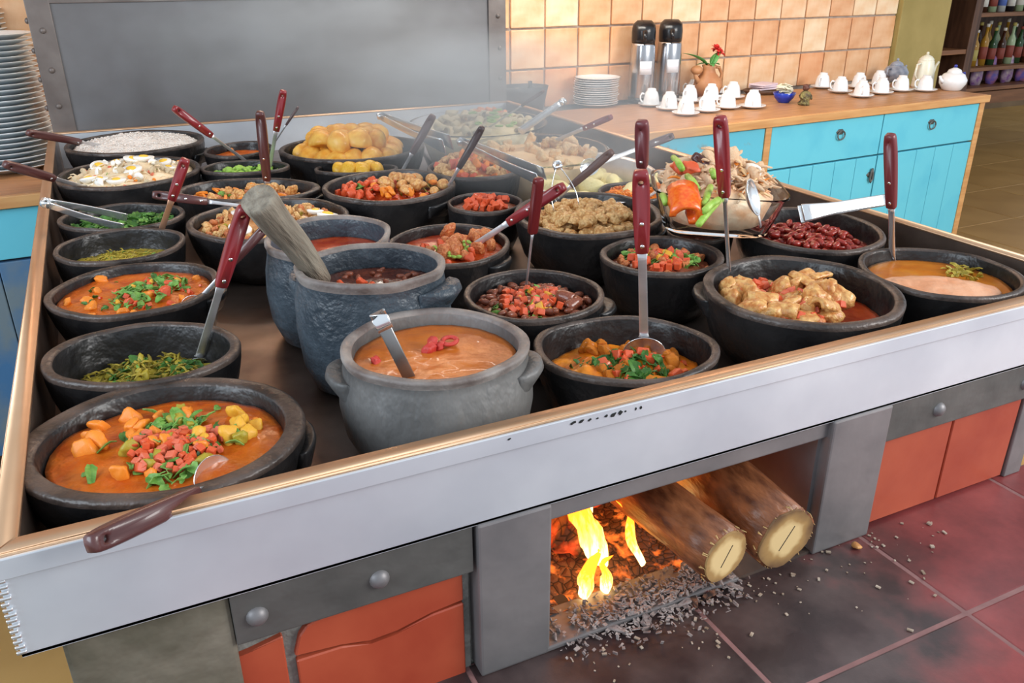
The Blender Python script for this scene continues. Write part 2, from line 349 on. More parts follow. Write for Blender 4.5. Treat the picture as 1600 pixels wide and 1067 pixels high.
# scuffed black marks on the skirt
bm = bmesh.new(); rr = random.Random(11)
for (px, py, wd, hg) in ((892, 658, 10, 4), (905, 655, 9, 5), (918, 653, 5, 4), (930, 651, 4, 3), (944, 647, 6, 4), (955, 645, 11, 6), (966, 642, 7, 6), (974, 640, 3, 3), (990, 636, 3, 4), (998, 634, 4, 4), (793, 683, 5, 2)):
    P = aty(px, py, .6582); s = .00042
    vs = [bm.verts.new((P.x-.6+wd*s*math.cos(a)*rr.uniform(.6, 1.1), .6534-1.7, P.z-RIM+hg*s*math.sin(a)*rr.uniform(.5, 1.2)+.25*wd*s*math.cos(a))) for a in [2*PI*i/9 for i in range(9)]]
    vb = [bm.verts.new((v.co.x, v.co.y+.0012, v.co.z)) for v in vs]
    bm.faces.new(vs); bm.faces.new(vb[::-1])
    for i in range(9): bm.faces.new((vs[i], vs[(i+1) % 9], vb[(i+1) % 9], vb[i]))
tag(obj('paint_mark', bm, DRKR, tray, smooth=False), 'flaked black marks on the front skirt', kind='stuff')

# ------------------------------------------------------------------ hood back panel
hood = empty('hood_panel', (.58, 2.85, 1.06), 'tall riveted grey metal panel standing behind the steaming tray', 'panel')
obj('sheet', box((-.72, -.004, -.1), (.735, .01, .62)), HOODM, hood, smooth=False)
for x0, x1 in ((-.738, -.675), (.685, .752)): obj('side_strip', box((x0, -.010, -.1), (x1, .016, .62), .002), HOODF, hood, smooth=False)
obj('top_strip', box((-.676, -.009, .345), (.686, .012, .40), .002), HOODF, hood, smooth=False)
rv = bmesh.new(); add_lathe(rv, [(.0001, .006), (.004, .0055), (.007, .0035), (.0085, 0), (.0085, -.002)], 14); rv_me = me_from(rv, 'rivet', HOODF)
for px, py in ((67, 48), (81, 110), (92, 166)): P = aty(px, py, 2.84); put('rivet', rv_me, hood, (P.x-.58, -.010, P.z-1.06), (PI/2, 0, 0))
for px, py in ((778, 25), (781, 75), (782, 122)): P = aty(px, py, 2.84); put('rivet', rv_me, hood, (P.x-.58, -.010, P.z-1.06), (PI/2, 0, 0))
for k in range(12): put('rivet', rv_me, hood, (-.70+k*.1215+.0, -.010, .372), (PI/2, 0, 0))
for z in (.08, .16, .24, .32):
    put('rivet', rv_me, hood, (-.741, .004, z-.02), (0, -PI/2, 0))

# ------------------------------------------------------------------ clay pots
ROT = -YAW
RF = Vector((math.cos(YAW), -math.sin(YAW), 0)); FF = Vector((math.sin(YAW), math.cos(YAW), 0))
def ell_bbox(c, rx, ry, z):
    xs = []; ys = []
    for k in range(48):
        a = 2*PI*k/48; q = proj(Vector((c[0], c[1], z))+RF*rx*math.cos(a)+FF*ry*math.sin(a)); xs.append(q[0]); ys.append(q[1])
    return (min(xs), max(xs), min(ys), max(ys))
def fit_ell(x0, x1, y0, y1, z):
    P = atz((x0+x1)/2, (y0+y1)/2, z); cx, cy = P.x, P.y; s = depth(P)/FPX
    rx = (x1-x0)/2*s; ry = rx
    for _ in range(25):
        b = ell_bbox((cx, cy), rx, ry, z); s = depth((cx, cy, z))/FPX
        rx *= (x1-x0)/(b[1]-b[0]); ry *= ((y1-y0)/(b[3]-b[2]))**.8
        q = atz((b[0]+b[1])/2, (b[2]+b[3])/2, z); t = atz((x0+x1)/2, (y0+y1)/2, z)
        cx += (t.x-q.x)*.8; cy += (t.y-q.y)*.8
    return cx, cy, rx, ry
POTS = {}
def inner_r(prof, z):          # inner wall radius at height z
    ins = prof['in']
    for (r0, z0), (r1, z1) in zip(ins[:-1], ins[1:]):
        if z1 <= z <= z0: t = (z0-z)/(z0-z1+1e-9); return r0+(r1-r0)*t
    return ins[0][0]
def pot(key, label, px, zr, style='bowl', body=None, rim=None, th=.13, lug=(), rmax=None, seed=None, group=None, ryk=None):
    z = RIM+zr; cx, cy, rx, ry = fit_ell(*px, z)
    if ryk: 
        ry2 = rx*ryk; front = Vector((cx, cy, 0))-FF*ry; c = front+FF*ry2; cx, cy, ry = c.x, c.y, ry2
    for _ in range(20):
        ymin = cy-math.hypot(rx*RF.y, ry*FF.y)
        if ymin >= .684: break
        dl = (.6855-ymin)*.55; cx += FF.x*dl; cy += FF.y*dl; ry -= dl*.6
    H = z-FLZ-.001; seed = seed if seed is not None else len(POTS)*3.1
    body = body or CLAY; rim = rim or CLAYRIM; R = 1.0
    if style == 'bowl':
        out = [(0, 0), (.60, 0), (.72, .04*H), (.87, .30*H), (.95, .60*H), (.985, .82*H), (.99, .92*H)]
        tp = [(.995, .965*H), (.985, .99*H), (.96, H), (1-th*.6, H), (1-th*.9, .99*H), (1-th, .965*H)]
        ins = [(1-th, .965*H), (1-th*1.15, .80*H), (1-th*1.5, .50*H), (.74, .28*H), (.55, .16*H), (0, .14*H)]
    else:
        out = [(0, 0), (.76, 0), (.88, .05*H), (1.0, .25*H), (1.04, .50*H), (1.02, .72*H), (.97, .86*H), (.96, .92*H)]
        tp = [(.985, .965*H), (.985, .99*H), (.96, H), (1-th*.6, H), (1-th*.9, .99*H), (1-th, .965*H)]
        ins = [(1-th, .965*H), (1-th*1.05, .86*H), (.93, .6*H), (.93, .4*H), (.8, .12*H), (0, .06*H)]
    full = out+tp+ins[1:]
    nb = len(out)-1
    mis = [0]*(nb)+[1]*(len(tp))+[0]*(len(ins)-1)
    root = empty('clay_pot', (cx, cy, FLZ+.0008), label, 'pot', group, rz=ROT)
    bm = bmesh.new(); add_lathe(bm, full, 56, rx, ry, .035, seed, mis=mis)
    obj('body', bm, [body, rim], root)
    for (ang, zf, wd, ext) in lug:     # ledge handles: a tongue of clay thrust out of the wall
        bm = bmesh.new(); a0 = math.radians(ang); n = 13; sec = []
        for i in range(n):
            t = -1+2*i/(n-1); a = a0+t*wd; e = ext*(math.cos(t*PI/2)**.6 if abs(t) < 1 else 0)
            zc = zf*H; h = .10*H*(1-.35*abs(t))+.004
            r_in = .93; ring = []
            base = Vector((rx*math.cos(a), ry*math.sin(a), 0)); dr = base.normalized()
            for (k, dz) in ((-.5, -h*1.6), (0, -h*1.3), (.7, -h*.2), (1, h*.35), (.85, h*.8), (.3, h*.85), (-.5, h*.5)):
                p = base*r_in+dr*(.003+(e if k > 0 else 0)*k+ (base.length*.05 if k >= 0 else -.004)); ring.append(bm.verts.new((p.x, p.y, zc+dz)))
            sec.append(ring)
        for A, B in zip(sec[:-1], sec[1:]):
            for i in range(7): j = (i+1) % 7; bm.faces.new((A[i], A[j], B[j], B[i]))
        bm.faces.new(sec[0]); bm.faces.new(sec[-1][::-1])
        bmesh.ops.subdivide_edges(bm, edges=bm.edges[:], cuts=1, use_grid_fill=True, smooth=.3)
        obj('handle', bm, [body], root)
    POTS[key] = dict(c=(cx, cy), rx=rx, ry=ry, z=z, H=H, prof={'in': ins}, root=root, px=px)
    return root
LUGS = ((0, .80, .30, .020), (180, .80, .30, .020))
pot('veg', 'round black clay pot of orange vegetable stew in the tray corner nearest the viewer', (4, 478, 590, 806), -.004, th=.155, lug=((12, .70, .30, .006), (185, .72, .28, .006)))
pot('greens', 'black clay pot half full of yellow-green cooked greens, second along the left wall', (60, 375, 500, 603), .0, th=.12)
pot('orange', 'black clay pot brim-full of orange stew sprinkled with herbs by the left tray wall', (68, 345, 407, 494), .0, th=.10, lug=((0, .80, .28, .012),))
pot('squash', 'dark clay pot nearly empty with a little yellow-green mash by the left tray wall', (80, 290, 354, 410), .0, th=.09)
pot('herb', 'small dark clay pot of green leaves with steel tongs on its rim', (88, 290, 316, 358), .0, th=.09)
pot('eggsalad', 'dark clay pot heaped with pale salad topped by boiled egg slices', (84, 314, 243, 293), .006, th=.08, lug=((10, .62, .32, .012),))
pot('rice', 'dark clay pot of white rice in the back left tray corner', (100, 320, 202, 240), .010, th=.08, lug=((5, .62, .32, .012),))
pot('backred', 'small dark clay pot of red sauce by the back wall of the tray', (318, 425, 220, 244), .0, th=.10)
pot('okra', 'small dark clay pot of chopped bright green vegetables in the back left', (312, 452, 249, 270), .0, th=.10)
pot('chicken', 'dark clay pot of orange chicken pieces with carrot sticks behind the egg pot', (270, 500, 277, 312), .0, th=.12, lug=((-10, .75, .3, .01),))
pot('eggs', 'wide dark clay pot of toasted meat pieces with boiled eggs', (290, 545, 308, 375), .0, th=.09)
pot('tomato', 'tall blue-grey clay pot of red tomato sauce behind the black bean pot', (410, 612, 334, 400), .060, 'tall', BLUECLAY, GREYRIM, th=.11, lug=((-25, .80, .30, .012),))
pot('blackbean', 'tall blue-grey clay pot of black beans with a fat wooden pestle leaning out', (456, 700, 378, 446), .072, 'tall', BLUECLAY, GREYRIM, th=.12, lug=((-22, .80, .42, .024), (170, .80, .30, .012)))
pot('soup', 'big weathered grey clay pot of smooth orange soup behind the front rim', (527, 828, 479, 600), .034, 'tall', GREYCLAY, GREYRIM, th=.13, lug=((-8, .76, .36, .016), (195, .74, .36, .016)))
pot('cream', 'broad black clay pot of bright yellow-orange creamy stew against the front rim', (834, 1140, 498, 634), -.004, th=.10)
pot('saucy', 'round black clay pot of brown beans under chopped tomato salsa right of the soup pot', (724, 944, 418, 500), .004, th=.10, lug=((-5, .75, .34, .018),))
pot('salsa', 'round black clay pot of brown stew with salsa and herbs behind the large meat pot', (937, 1132, 367, 427), .0, th=.12)
pot('meat', 'large black clay pot of browned meat rolls in red sauce by the right front', (1098, 1420, 398, 512), .006, th=.115, lug=((170, .78, .30, .014), (10, .75, .3, .01)))
pot('gravy', 'black clay pot of pink meat slab under orange gravy in the right front corner', (1340, 1605, 384, 466), .0, th=.09, lug=((-12, .72, .3, .012),))
pot('redbean', 'black clay pot of glossy dark red beans by the right tray wall', (1150, 1385, 322, 392), .0, th=.09)
pot('potato', 'wide dark clay pot heaped with golden potatoes near the back wall', (444, 668, 194, 250), .012, th=.08, ryk=.95)
pot('smallpot', 'low dark clay pot with a few yellow potatoes in front of the potato heap', (490, 622, 254, 270), -.005, th=.10)
pot('redstew', 'steaming blue-black clay pot of red stew behind the bean pots', (503, 712, 264, 314), .012, th=.09, lug=((-30, .72, .32, .012),))
pot('redchicken', 'dark clay pot of red tomato and chicken pieces in thick steam at the middle', (672, 815, 214, 278), .010, th=.08, ryk=1.1)
pot('peas', 'dark clay pot of red stew with green peas right behind the black bean pot', (604, 798, 348, 414), .0, th=.09, lug=((-30, .76, .30, .012),))
pot('smallsalsa', 'steam-veiled dark clay pot with a little red salsa left of the crackling pot', (698, 818, 299, 331), .0, th=.09)
pot('crackling', 'black clay pot full of golden pork crackling with glassy tongs', (802, 1036, 298, 368), .010, th=.10, lug=((-20, .72, .3, .01),))
pot('under', 'half-hidden black clay pot right under the glass salad dish', (1038, 1148, 345, 376), -.014, th=.11)
pot('carrot', 'half-hidden dark clay pot of grated carrot behind the crackling pot', (935, 1050, 283, 312), -.006, th=.09)

# ------------------------------------------------------------------ food pieces (shared meshes)
PM = {}
def piece(kind, m, variant=0):
    k = (kind, m.name, variant)
    if k in PM: return PM[k]
    bm = bmesh.new(); sd = variant*7.3+len(kind)
    if kind == 'dice':
        add_box(bm, (-.5, -.5, -.4), (.5, .5, .4), .12)
        for v in bm.verts: v.co *= 1+.25*noise.noise(v.co*1.5+Vector((sd, 0, 0)))
    elif kind == 'chunk':
        bmesh.ops.create_icosphere(bm, subdivisions=3, radius=.5)
        for v in bm.verts:
            v.co = Vector([math.copysign(abs(c*2)**.62, c)*.46 for c in v.co]); v.co.x *= 1.15; v.co *= 1+.42*noise.noise(v.co*1.9+Vector((sd, sd, 0)))+.16*noise.noise(v.co*6+Vector((sd, 0, 3))); v.co.z *= .72; v.co.x += v.co.z*.3
    elif kind == 'potato':
        bmesh.ops.create_icosphere(bm, subdivisions=3, radius=.5)
        for v in bm.verts:
            v.co.x *= 1.25; v.co *= 1+.22*noise.noise(v.co*1.6+Vector((sd, 0, sd)))
            if v.co.z < -.12 and variant % 2: v.co.z = -.12-.1*(-.12-v.co.z)
    elif kind == 'bean':
        bmesh.ops.create_icosphere(bm, subdivisions=2, radius=.5)
        for v in bm.verts: v.co.x *= 1.5; v.co.y = v.co.y*.85+.25*(v.co.x**2); v.co.z *= .8; v.co *= .85
    elif kind == 'roll':      # a rolled / curled slab of meat
        n = 14; T = []
        for i in range(n):
            a = i/(n-1)*PI*1.5+sd; r = .22+.16*i/n
            T.append((r*math.cos(a), r*math.sin(a)))
        ws = .5
        rows = []
        for (x, z) in T:
            l = math.hypot(x, z); ox, oz = x/l*.07, z/l*.07
            rows.append([bm.verts.new(p) for p in ((x-ox, -ws, z-oz), (x-ox, 0, (z-oz)*1.1), (x-ox, ws, z-oz), (x+ox, ws, z+oz), (x+ox, 0, (z+oz)*1.1), (x+ox, -ws, z+oz))])
        for A, B in zip(rows[:-1], rows[1:]):
            for i in range(6): j = (i+1) % 6; bm.faces.new((A[i], A[j], B[j], B[i]))
        bm.faces.new(rows[0]); bm.faces.new(rows[-1][::-1])
        bmesh.ops.subdivide_edges(bm, edges=bm.edges[:], cuts=1, smooth=.4, use_grid_fill=True)
        for v in bm.verts: v.co += Vector((1, 1, 1))*.05*noise.noise(v.co*3+Vector((sd, 0, 0)))
    elif kind == 'strip':     # shredded strands and slivers
        pts = [(-.6+.3*i, .12*math.sin(i*1.3+sd), .12*math.cos(i*1.1+sd)) for i in range(5)]
        add_tube(bm, pts, [.06, .12, .14, .12, .05], 6, .6)
    elif kind == 'stick':
        add_strap(bm, [(-.6, 0, 0), (-.2, .03, .05), (.2, .02, .05), (.6, -.03, 0)], [.2, .24, .24, .18], .2, (0, 0, 1))
    elif kind == 'ring':
        bm.free(); bm = bmesh.new(); pts = [(.36*math.cos(a), .36*math.sin(a), 0) for a in [2*PI*i/16 for i in range(17)]]
        add_tube(bm, pts, .13, 8, .8)
    elif kind == 'egg':       # half a boiled egg, yolk is its own mesh
        prof = [(0, -.35)]+[(.5*math.sin(t), -.35*math.cos(t)) for t in (.5, .9, 1.3, PI/2)]+[(.47, .03), (.0001, .035)]
        add_lathe(bm, prof, 20, 1.25, 1)
    elif kind == 'yolk':
        add_lathe(bm, [(0, -.02), (.26, -.02), (.27, .03), (.2, .075), (.0001, .09)], 16)
    elif kind == 'leaf':      # torn herb leaf with three lobes
        pts = [(-.5, 0), (-.35, .16), (-.2, .13), (-.05, .42), (.12, .2), (.3, .3), (.5, 0), (.3, -.26), (.12, -.18), (-.05, -.4), (-.2, -.12), (-.35, -.14)]
        top = [bm.verts.new((x, y, .12*math.sin(x*4+sd)+.25*y*y+.03)) for x, y in pts]; bot = [bm.verts.new((v.co.x, v.co.y, v.co.z-.05)) for v in top]
        ct = bm.verts.new((0, 0, .08)); cb = bm.verts.new((0, 0, .03)); n = len(pts)
        for i in range(n):
            j = (i+1) % n; bm.faces.new((top[i], top[j], ct)); bm.faces.new((bot[j], bot[i], cb)); bm.faces.new((top[j], top[i], bot[i], bot[j]))
    me = me_from(bm, kind, m, kind not in ('dice', 'stick')); PM[k] = me; return me
def add_leafbits(bm, P, s, rng, mi=0):
    """a torn, curled scrap of leaf with a thick rib"""
    tl = Vector((rng.uniform(-1, 1), rng.uniform(-1, 1), .9)).normalized(); q = tl.to_track_quat('Z', 'Y'); a0 = rng.uniform(0, 6.3)
    L = s*rng.uniform(.8, 1.5); W = s*rng.uniform(.35, .75); n = 5; T = []; Bt = []
    for i in range(n):
        t = i/(n-1); x = (t-.5)*2*L; wd = W*(.25+math.sin(PI*(.12+.8*t)))*rng.uniform(.55, 1.15); cv = .35*L*math.sin(PI*t)*rng.uniform(.3, 1)
        row = []
        for y, dz in ((-wd, .35*wd), (0, 0), (wd*rng.uniform(.6, 1.2), .4*wd)):
            p = Vector((x*math.cos(a0)-y*math.sin(a0), x*math.sin(a0)+y*math.cos(a0), cv+dz)); row.append(p)
        T.append([bm.verts.new(P+q @ p) for p in row]); Bt.append([bm.verts.new(P+q @ (p-Vector((0, 0, s*.10)))) for p in row])
    for i in range(n-1):
        for k in range(2):
            bm.faces.new((T[i][k], T[i][k+1], T[i+1][k+1], T[i+1][k])); bm.faces.new((Bt[i+1][k], Bt[i+1][k+1], Bt[i][k+1], Bt[i][k]))
        for k in (0, 2): bm.faces.new((T[i][k], T[i+1][k], Bt[i+1][k], Bt[i][k]))
    for i in (0, n-1):
        for k in range(2): bm.faces.new((T[i][k], T[i][k+1], Bt[i][k+1], Bt[i][k]))

def FM(name, c, c2, rough=.35, scale=60, bump=.3, coat=.15, **k): return mat(name, c, rough+.05, c2=c2, scale=scale, bump=bump, bscale=scale*1.3, coat=coat*.35, spec=.35, sss=k.pop('sss', .0), **k)
ORSOUP = FM('orange_broth', (.48, .075, .004), (.60, .14, .010), .3, 40, .5, .5, detail=7)
SMSOUP = FM('smooth_orange_soup', (.42, .10, .010), (.54, .155, .022), .3, 28, .35, .4, detail=7)
YELCR = FM('yellow_orange_cream', (.66, .15, .006), (.82, .27, .015), .33, 30, .6, .4, detail=6)
REDBR = FM('red_broth', (.36, .03, .005), (.50, .07, .012), .25, 40, .3, .6)
DKBR = FM('dark_brown_broth', (.06, .012, .006), (.13, .03, .015), .2, 60, .4, .7)
BRNBR = FM('brown_bean_gravy', (.17, .035, .015), (.27, .07, .03), .25, 60, .5, .5)
GRAVY = FM('orange_gravy', (.44, .12, .008), (.54, .19, .018), .25, 25, .2, .6)
OLV = FM('olive_greens', (.28, .22, .02), (.42, .32, .04), .45, 70, .7)
GRN = FM('fresh_green_herb', (.09, .24, .035), (.22, .42, .09), .45, 90, .3)
DGRN = FM('dark_green_herb', (.03, .10, .015), (.07, .20, .03), .45, 90, .3)
LGRN = FM('bright_green_vegetable', (.26, .46, .05), (.42, .62, .13), .4, 60, .3)
TOM = FM('tomato_flesh', (.60, .05, .014), (.74, .14, .045), .25, 50, .2, .5)
TOMP = FM('pale_tomato_flesh', (.66, .10, .05), (.72, .20, .11), .25, 50, .2, .5)
CAR = FM('carrot_orange', (.80, .20, .015), (.88, .30, .03), .3, 40, .2, .4)
SQS = FM('squash_yellow', (.72, .34, .02), (.82, .45, .05), .3, 40, .2, .4)
OLP = FM('olive_pepper', (.33, .25, .02), (.45, .36, .04), .3, 40, .2, .4)
POT = FM('golden_potato', (.72, .30, .03), (.86, .50, .10), .4, 2.5, .15, .4)
YEL = FM('yellow_potato', (.76, .38, .02), (.84, .50, .05), .3, 14, .15, .4)
MEAT = FM('browned_meat', (.50, .17, .035), (.78, .47, .17), .3, 4, .4, .8)
MEATR = FM('reddish_meat', (.48, .10, .025), (.68, .26, .09), .35, 5, .5, .4)
CRK = FM('golden_crackling', (.52, .23, .06), (.84, .56, .25), .35, 4, .5, .4)
RICE = FM('white_rice', (.74, .66, .60), (.84, .78, .72), .6, 60, .5, 0)
SALAD = FM('pale_salad', (.80, .60, .36), (.88, .74, .52), .45, 40, .6, .1)
EGGW = FM('egg_white', (.86, .84, .78), (.90, .88, .82), .3, 10, .05, .3)
YOLK = FM('egg_yolk', (.86, .50, .03), (.90, .60, .08), .5, 30, .2, 0)
RBEAN = FM('dark_red_bean', (.22, .015, .012), (.36, .035, .02), .16, 14, .05, .8)
BBEAN = FM('brown_bean', (.17, .045, .025), (.28, .085, .045), .2, 14, .05, .6)
PINK = FM('pink_meat_slab', (.66, .30, .16), (.76, .42, .26), .35, 30, .5, .4)
MASH = FM('pale_orange_mash', (.88, .54, .24), (.92, .68, .40), .4, 4, .5, .2)
PASTA = FM('pale_pasta', (.84, .66, .36), (.90, .78, .52), .4, 24, .5, .2)
CASS = FM('pale_yellow_cassava', (.80, .66, .27), (.88, .78, .42), .4, 16, .2, .2)
FISH = FM('pinkish_chicken_shreds', (.86, .46, .23), (.92, .74, .52), .4, 30, .5, .2)
SAUS = FM('red_sausage', (.48, .02, .02), (.62, .07, .05), .25, 30, .3, .5)

def food(key, name, label, base, lvl, dome=0, lump=.0, cat='stew', pieces=(), herbs=(), frm=None):
    """frm gives the container when it is not a clay pot; pieces: (partname, kind, material, n, size, (cx,cy,r), sink)"""
    p = frm or POTS[key]; rx, ry = p['rx'], p['ry']; ins = p['prof']; zl = lvl*p['H']
    fr = inner_r(ins, zl)-.004 if 'fr' not in p else p['fr']
    sd = (len(label)*1.37) % 11; rng = random.Random(key)
    def hz(u, v):
        r2 = u*u+v*v
        return zl+dome*(1-r2)+lump*noise.noise(Vector((u*3+sd, v*3, 0)))*(1-r2*.6)+lump*.4*noise.noise(Vector((u*9+sd, v*9, 3)))
    base_z = p['z']-p['H']
    root = empty(name, (p['c'][0], p['c'][1], base_z), label, cat, rz=p.get('rz', ROT))
    bm = bmesh.new(); NR, NA = 16, 44; rings = [[bm.verts.new((0, 0, hz(0, 0)))]]
    for i in range(1, NR+1):
        q = i/NR; rings.append([bm.verts.new((q*math.cos(2*PI*j/NA)*rx*fr, q*math.sin(2*PI*j/NA)*ry*fr, hz(q*math.cos(2*PI*j/NA), q*math.sin(2*PI*j/NA)))) for j in range(NA)])
    q = inner_r(ins, zl-.006)-.006 if 'fr' not in p else fr*.97
    zb_ = zl-.006
    if 'fr' in p: zb_ = .012; q = fr*.86
    rings.append([bm.verts.new((math.cos(2*PI*j/NA)*rx*q, math.sin(2*PI*j/NA)*ry*q, zb_)) for j in range(NA)])
    rings.append([bm.verts.new((0, 0, zb_))])
    for A, B in zip(rings[:-1], rings[1:]):
        for j in range(NA):
            k = (j+1) % NA
            if len(A) == 1: bm.faces.new((A[0], B[j], B[k]))
            elif len(B) == 1: bm.faces.new((A[k], A[j], B[0]))
            else: bm.faces.new((A[j], B[j], B[k], A[k]))
    obj('sauce' if lump < .004 else 'filling', bm, base, root)
    for (pn, kind, m, n, size, (cx, cy, cr), sink) in pieces:
        pts = []
        for i in range(n):
            for tr in range(30):
                a = rng.uniform(0, 2*PI); r = math.sqrt(rng.random())*cr; u = cx+r*math.cos(a); v = cy+r*math.sin(a)
                if u*u+v*v < .9 and all((u-a1)**2*rx*rx+(v-b1)**2*ry*ry > (size*.62)**2 for a1, b1 in pts): break
            if u*u+v*v > .93: continue
            pts.append((u, v)); s = size*rng.uniform(.75, 1.2)
            me = piece(kind, m, rng.randrange(3))
            flat = kind in ('egg', 'leaf', 'ring')
            tl = .25 if flat else 3.1
            ro = (rng.uniform(-tl, tl), rng.uniform(-tl, tl), rng.uniform(-PI, PI)) if kind not in ('bean', 'strip', 'stick', 'roll', 'potato') else (rng.uniform(-.4, .4), rng.uniform(-.4, .4), rng.uniform(-PI, PI))
            o = put(pn, me, root, (u*rx*fr, v*ry*fr, hz(u, v)+s*(.36-sink)), ro, (s, s, s))
            if kind == 'egg':
                put('yolk', piece('yolk', YOLK, 0), o, (0, 0, .03))
    for (m, n, size, (cx, cy, cr), kind) in herbs:     # crumbs and torn herbs too small to pick apart
        bm = bmesh.new()
        for i in range(n):
            a = rng.uniform(0, 2*PI); r = math.sqrt(rng.random())*cr; u = cx+r*math.cos(a); v = cy+r*math.sin(a)
            if u*u+v*v > .92: continue
            s = size*rng.uniform(.6, 1.3); P = Vector((u*rx*fr, v*ry*fr, hz(u, v)+s*rng.uniform(.1, .5)))
            if kind == 'leaf': add_leafbits(bm, P, s, rng)
            elif kind == 'strand':
                a = rng.uniform(0, 6.3); d = Vector((math.cos(a), math.sin(a), rng.uniform(-.2, .3)))*s
                add_tube(bm, [P-d, P+Vector((0, 0, s*.35)), P+d], [s*.12, s*.2, s*.12], 5)
            elif kind == 'grain':
                r0 = bmesh.ops.create_icosphere(bm, subdivisions=1, radius=s*.4, matrix=Matrix.Translation(P) @ Matrix.Rotation(rng.uniform(0, 6), 4, 'Z') @ Matrix.Diagonal((1.7, .8, .8, 1)))
            else:
                st = len(bm.verts)
                r0 = bmesh.ops.create_cube(bm, size=s, matrix=Matrix.Translation(P) @ Matrix.Rotation(rng.uniform(0, 6), 4, Vector((rng.random(), rng.random(), rng.random()+.1)).normalized()) @ Matrix.Diagonal((1, rng.uniform(.6, 1), .7, 1)))
        if not bm.verts: bm.free(); continue
        nm = {'leaf': 'chopped_herb', 'strand': 'shreds', 'grain': 'grains', 'dice': 'chopped_bits'}[kind]
        tag(obj(nm, bm, m, root, smooth=kind in ('strand', 'grain')), kind='stuff')
    return root
ALL = (0, 0, .93)
food('veg', 'vegetable_stew', 'orange vegetable stew with squash chunks, tomato dice and herbs filling the nearest pot', ORSOUP, .80, .006, .006, pieces=[
    ('squash_chunk', 'chunk', CAR, 8, .020, (-.45, .15, .42), .3), ('carrot_chunk', 'chunk', CAR, 7, .017, (.25, .3, .6), .2), ('pepper_chunk', 'chunk', SQS, 8, .018, (.45, .25, .35), .15),
    ('olive_pepper_chunk', 'chunk', OLP, 9, .016, (.2, .1, .6), .15), ('tomato_dice', 'dice', TOM, 46, .0082, (.1, -.2, .36), -.3), ('pale_tomato_dice', 'dice', TOMP, 40, .0078, (.12, -.12, .40), -.5), ('carrot_piece', 'chunk', CAR, 5, .016, (0, -.35, .4), .2)],
    herbs=[(GRN, 80, .0078, (.03, .16, .36), 'leaf'), (GRN, 26, .0075, (.12, -.50, .28), 'leaf'), (GRN, 18, .007, (.0, .0, .8), 'leaf'), (DGRN, 26, .006, (0, 0, .5), 'leaf')])
food('greens', 'cooked_greens', 'olive yellow cooked greens left low in the second pot on the left', OLV, .50, .014, .016, cat='vegetables', pieces=[
    ('green_pod_piece', 'strip', OLV, 70, .018, (.05, -.05, .80), .1), ('pod_piece', 'chunk', OLP, 24, .011, (.1, -.1, .75), .1)],
    herbs=[(OLV, 220, .007, (0, -.05, .88), 'strand'), (DGRN, 120, .006, (.1, 0, .7), 'leaf'), (GRN, 60, .005, (.1, 0, .7), 'leaf')])
food('orange', 'orange_stew', 'orange stew with tomato pieces and green herbs in the pot by the left wall', ORSOUP, .86, .003, .005, pieces=[
    ('squash_piece', 'chunk', CAR, 12, .014, ALL, .3), ('tomato_piece', 'chunk', TOM, 10, .013, (.2, 0, .6), .2), ('yellow_piece', 'chunk', SQS, 5, .013, ALL, .25)],
    herbs=[(GRN, 60, .0072, (.2, .25, .40), 'leaf'), (GRN, 34, .0072, (.1, -.25, .4), 'leaf'), (DGRN, 36, .005, (0, 0, .75), 'leaf'), (TOM, 26, .006, (.2, 0, .7), 'dice')])
food('squash', 'green_mash', 'thin layer of yellow-green vegetable scraps low in the nearly empty pot', OLV, .62, .01, .010, cat='vegetables', pieces=[('vegetable_piece', 'strip', OLP, 40, .014, (.1, -.2, .7), .1)],
    herbs=[(OLV, 90, .006, (0, -.1, .85), 'strand'), (GRN, 20, .004, (0, -.1, .7), 'leaf')])
food('herb', 'green_leaves', 'dark green leafy vegetable beneath the leaning steel tongs', FM('dark_leaf_bed', (.03, .06, .015), (.06, .11, .03),   .5, 60, .5), .72, .008, .008, cat='vegetables', herbs=[(DGRN, 160, .010, ALL, 'leaf'), (GRN, 60, .008, (.1, .2, .7), 'leaf')])
food('eggsalad', 'egg_salad', 'pale vegetable salad with slices of boiled egg heaped in its pot', SALAD, .84, .028, .012, cat='salad', pieces=[
    ('egg_half', 'egg', EGGW, 11, .034, (.0, -.05, .75), .12), ('salad_chunk', 'chunk', SALAD, 40, .015, ALL, .1), ('carrot_bit', 'chunk', CAR, 9, .009, ALL, -.1), ('egg_white_slice', 'chunk', EGGW, 14, .016, ALL, 0)],
    herbs=[(TOMP, 30, .006, ALL, 'dice'), (GRN, 14, .004, ALL, 'leaf'), (SALAD, 80, .009, ALL, 'strand')])
food('rice', 'white_rice', 'mound of fluffy white rice in the back left pot', RICE, .88, .026, .008, cat='rice', herbs=[(RICE, 1500, .0045, ALL, 'grain')])
food('backred', 'red_sauce', 'thick red sauce in the small pot by the back wall', ORSOUP, .78, .0, .005, cat='sauce', pieces=[('tomato_piece', 'chunk', CAR, 8, .013, ALL, .2)])
food('okra', 'green_vegetables', 'chopped bright green vegetables in a small back pot', LGRN, .72, .014, .008, cat='vegetables', pieces=[('green_piece', 'chunk', LGRN, 44, .013, ALL, .0)], herbs=[(GRN, 40, .006, ALL, 'leaf')])
food('chicken', 'chicken_and_carrots', 'orange glazed chicken with carrot sticks and a green leaf in its pot', MEATR, .72, .012, .012, cat='chicken', pieces=[
    ('chicken_piece', 'chunk', MEAT, 26, .022, (.1, 0, .85), .0), ('carrot_stick', 'stick', CAR, 16, .022, (-.1, -.1, .8), -.1), ('chicken_wing', 'chunk', CRK, 5, .022, (.2, .35, .3), -.2)],
    herbs=[(GRN, 24, .009, (-.15, .1, .4), 'leaf')])
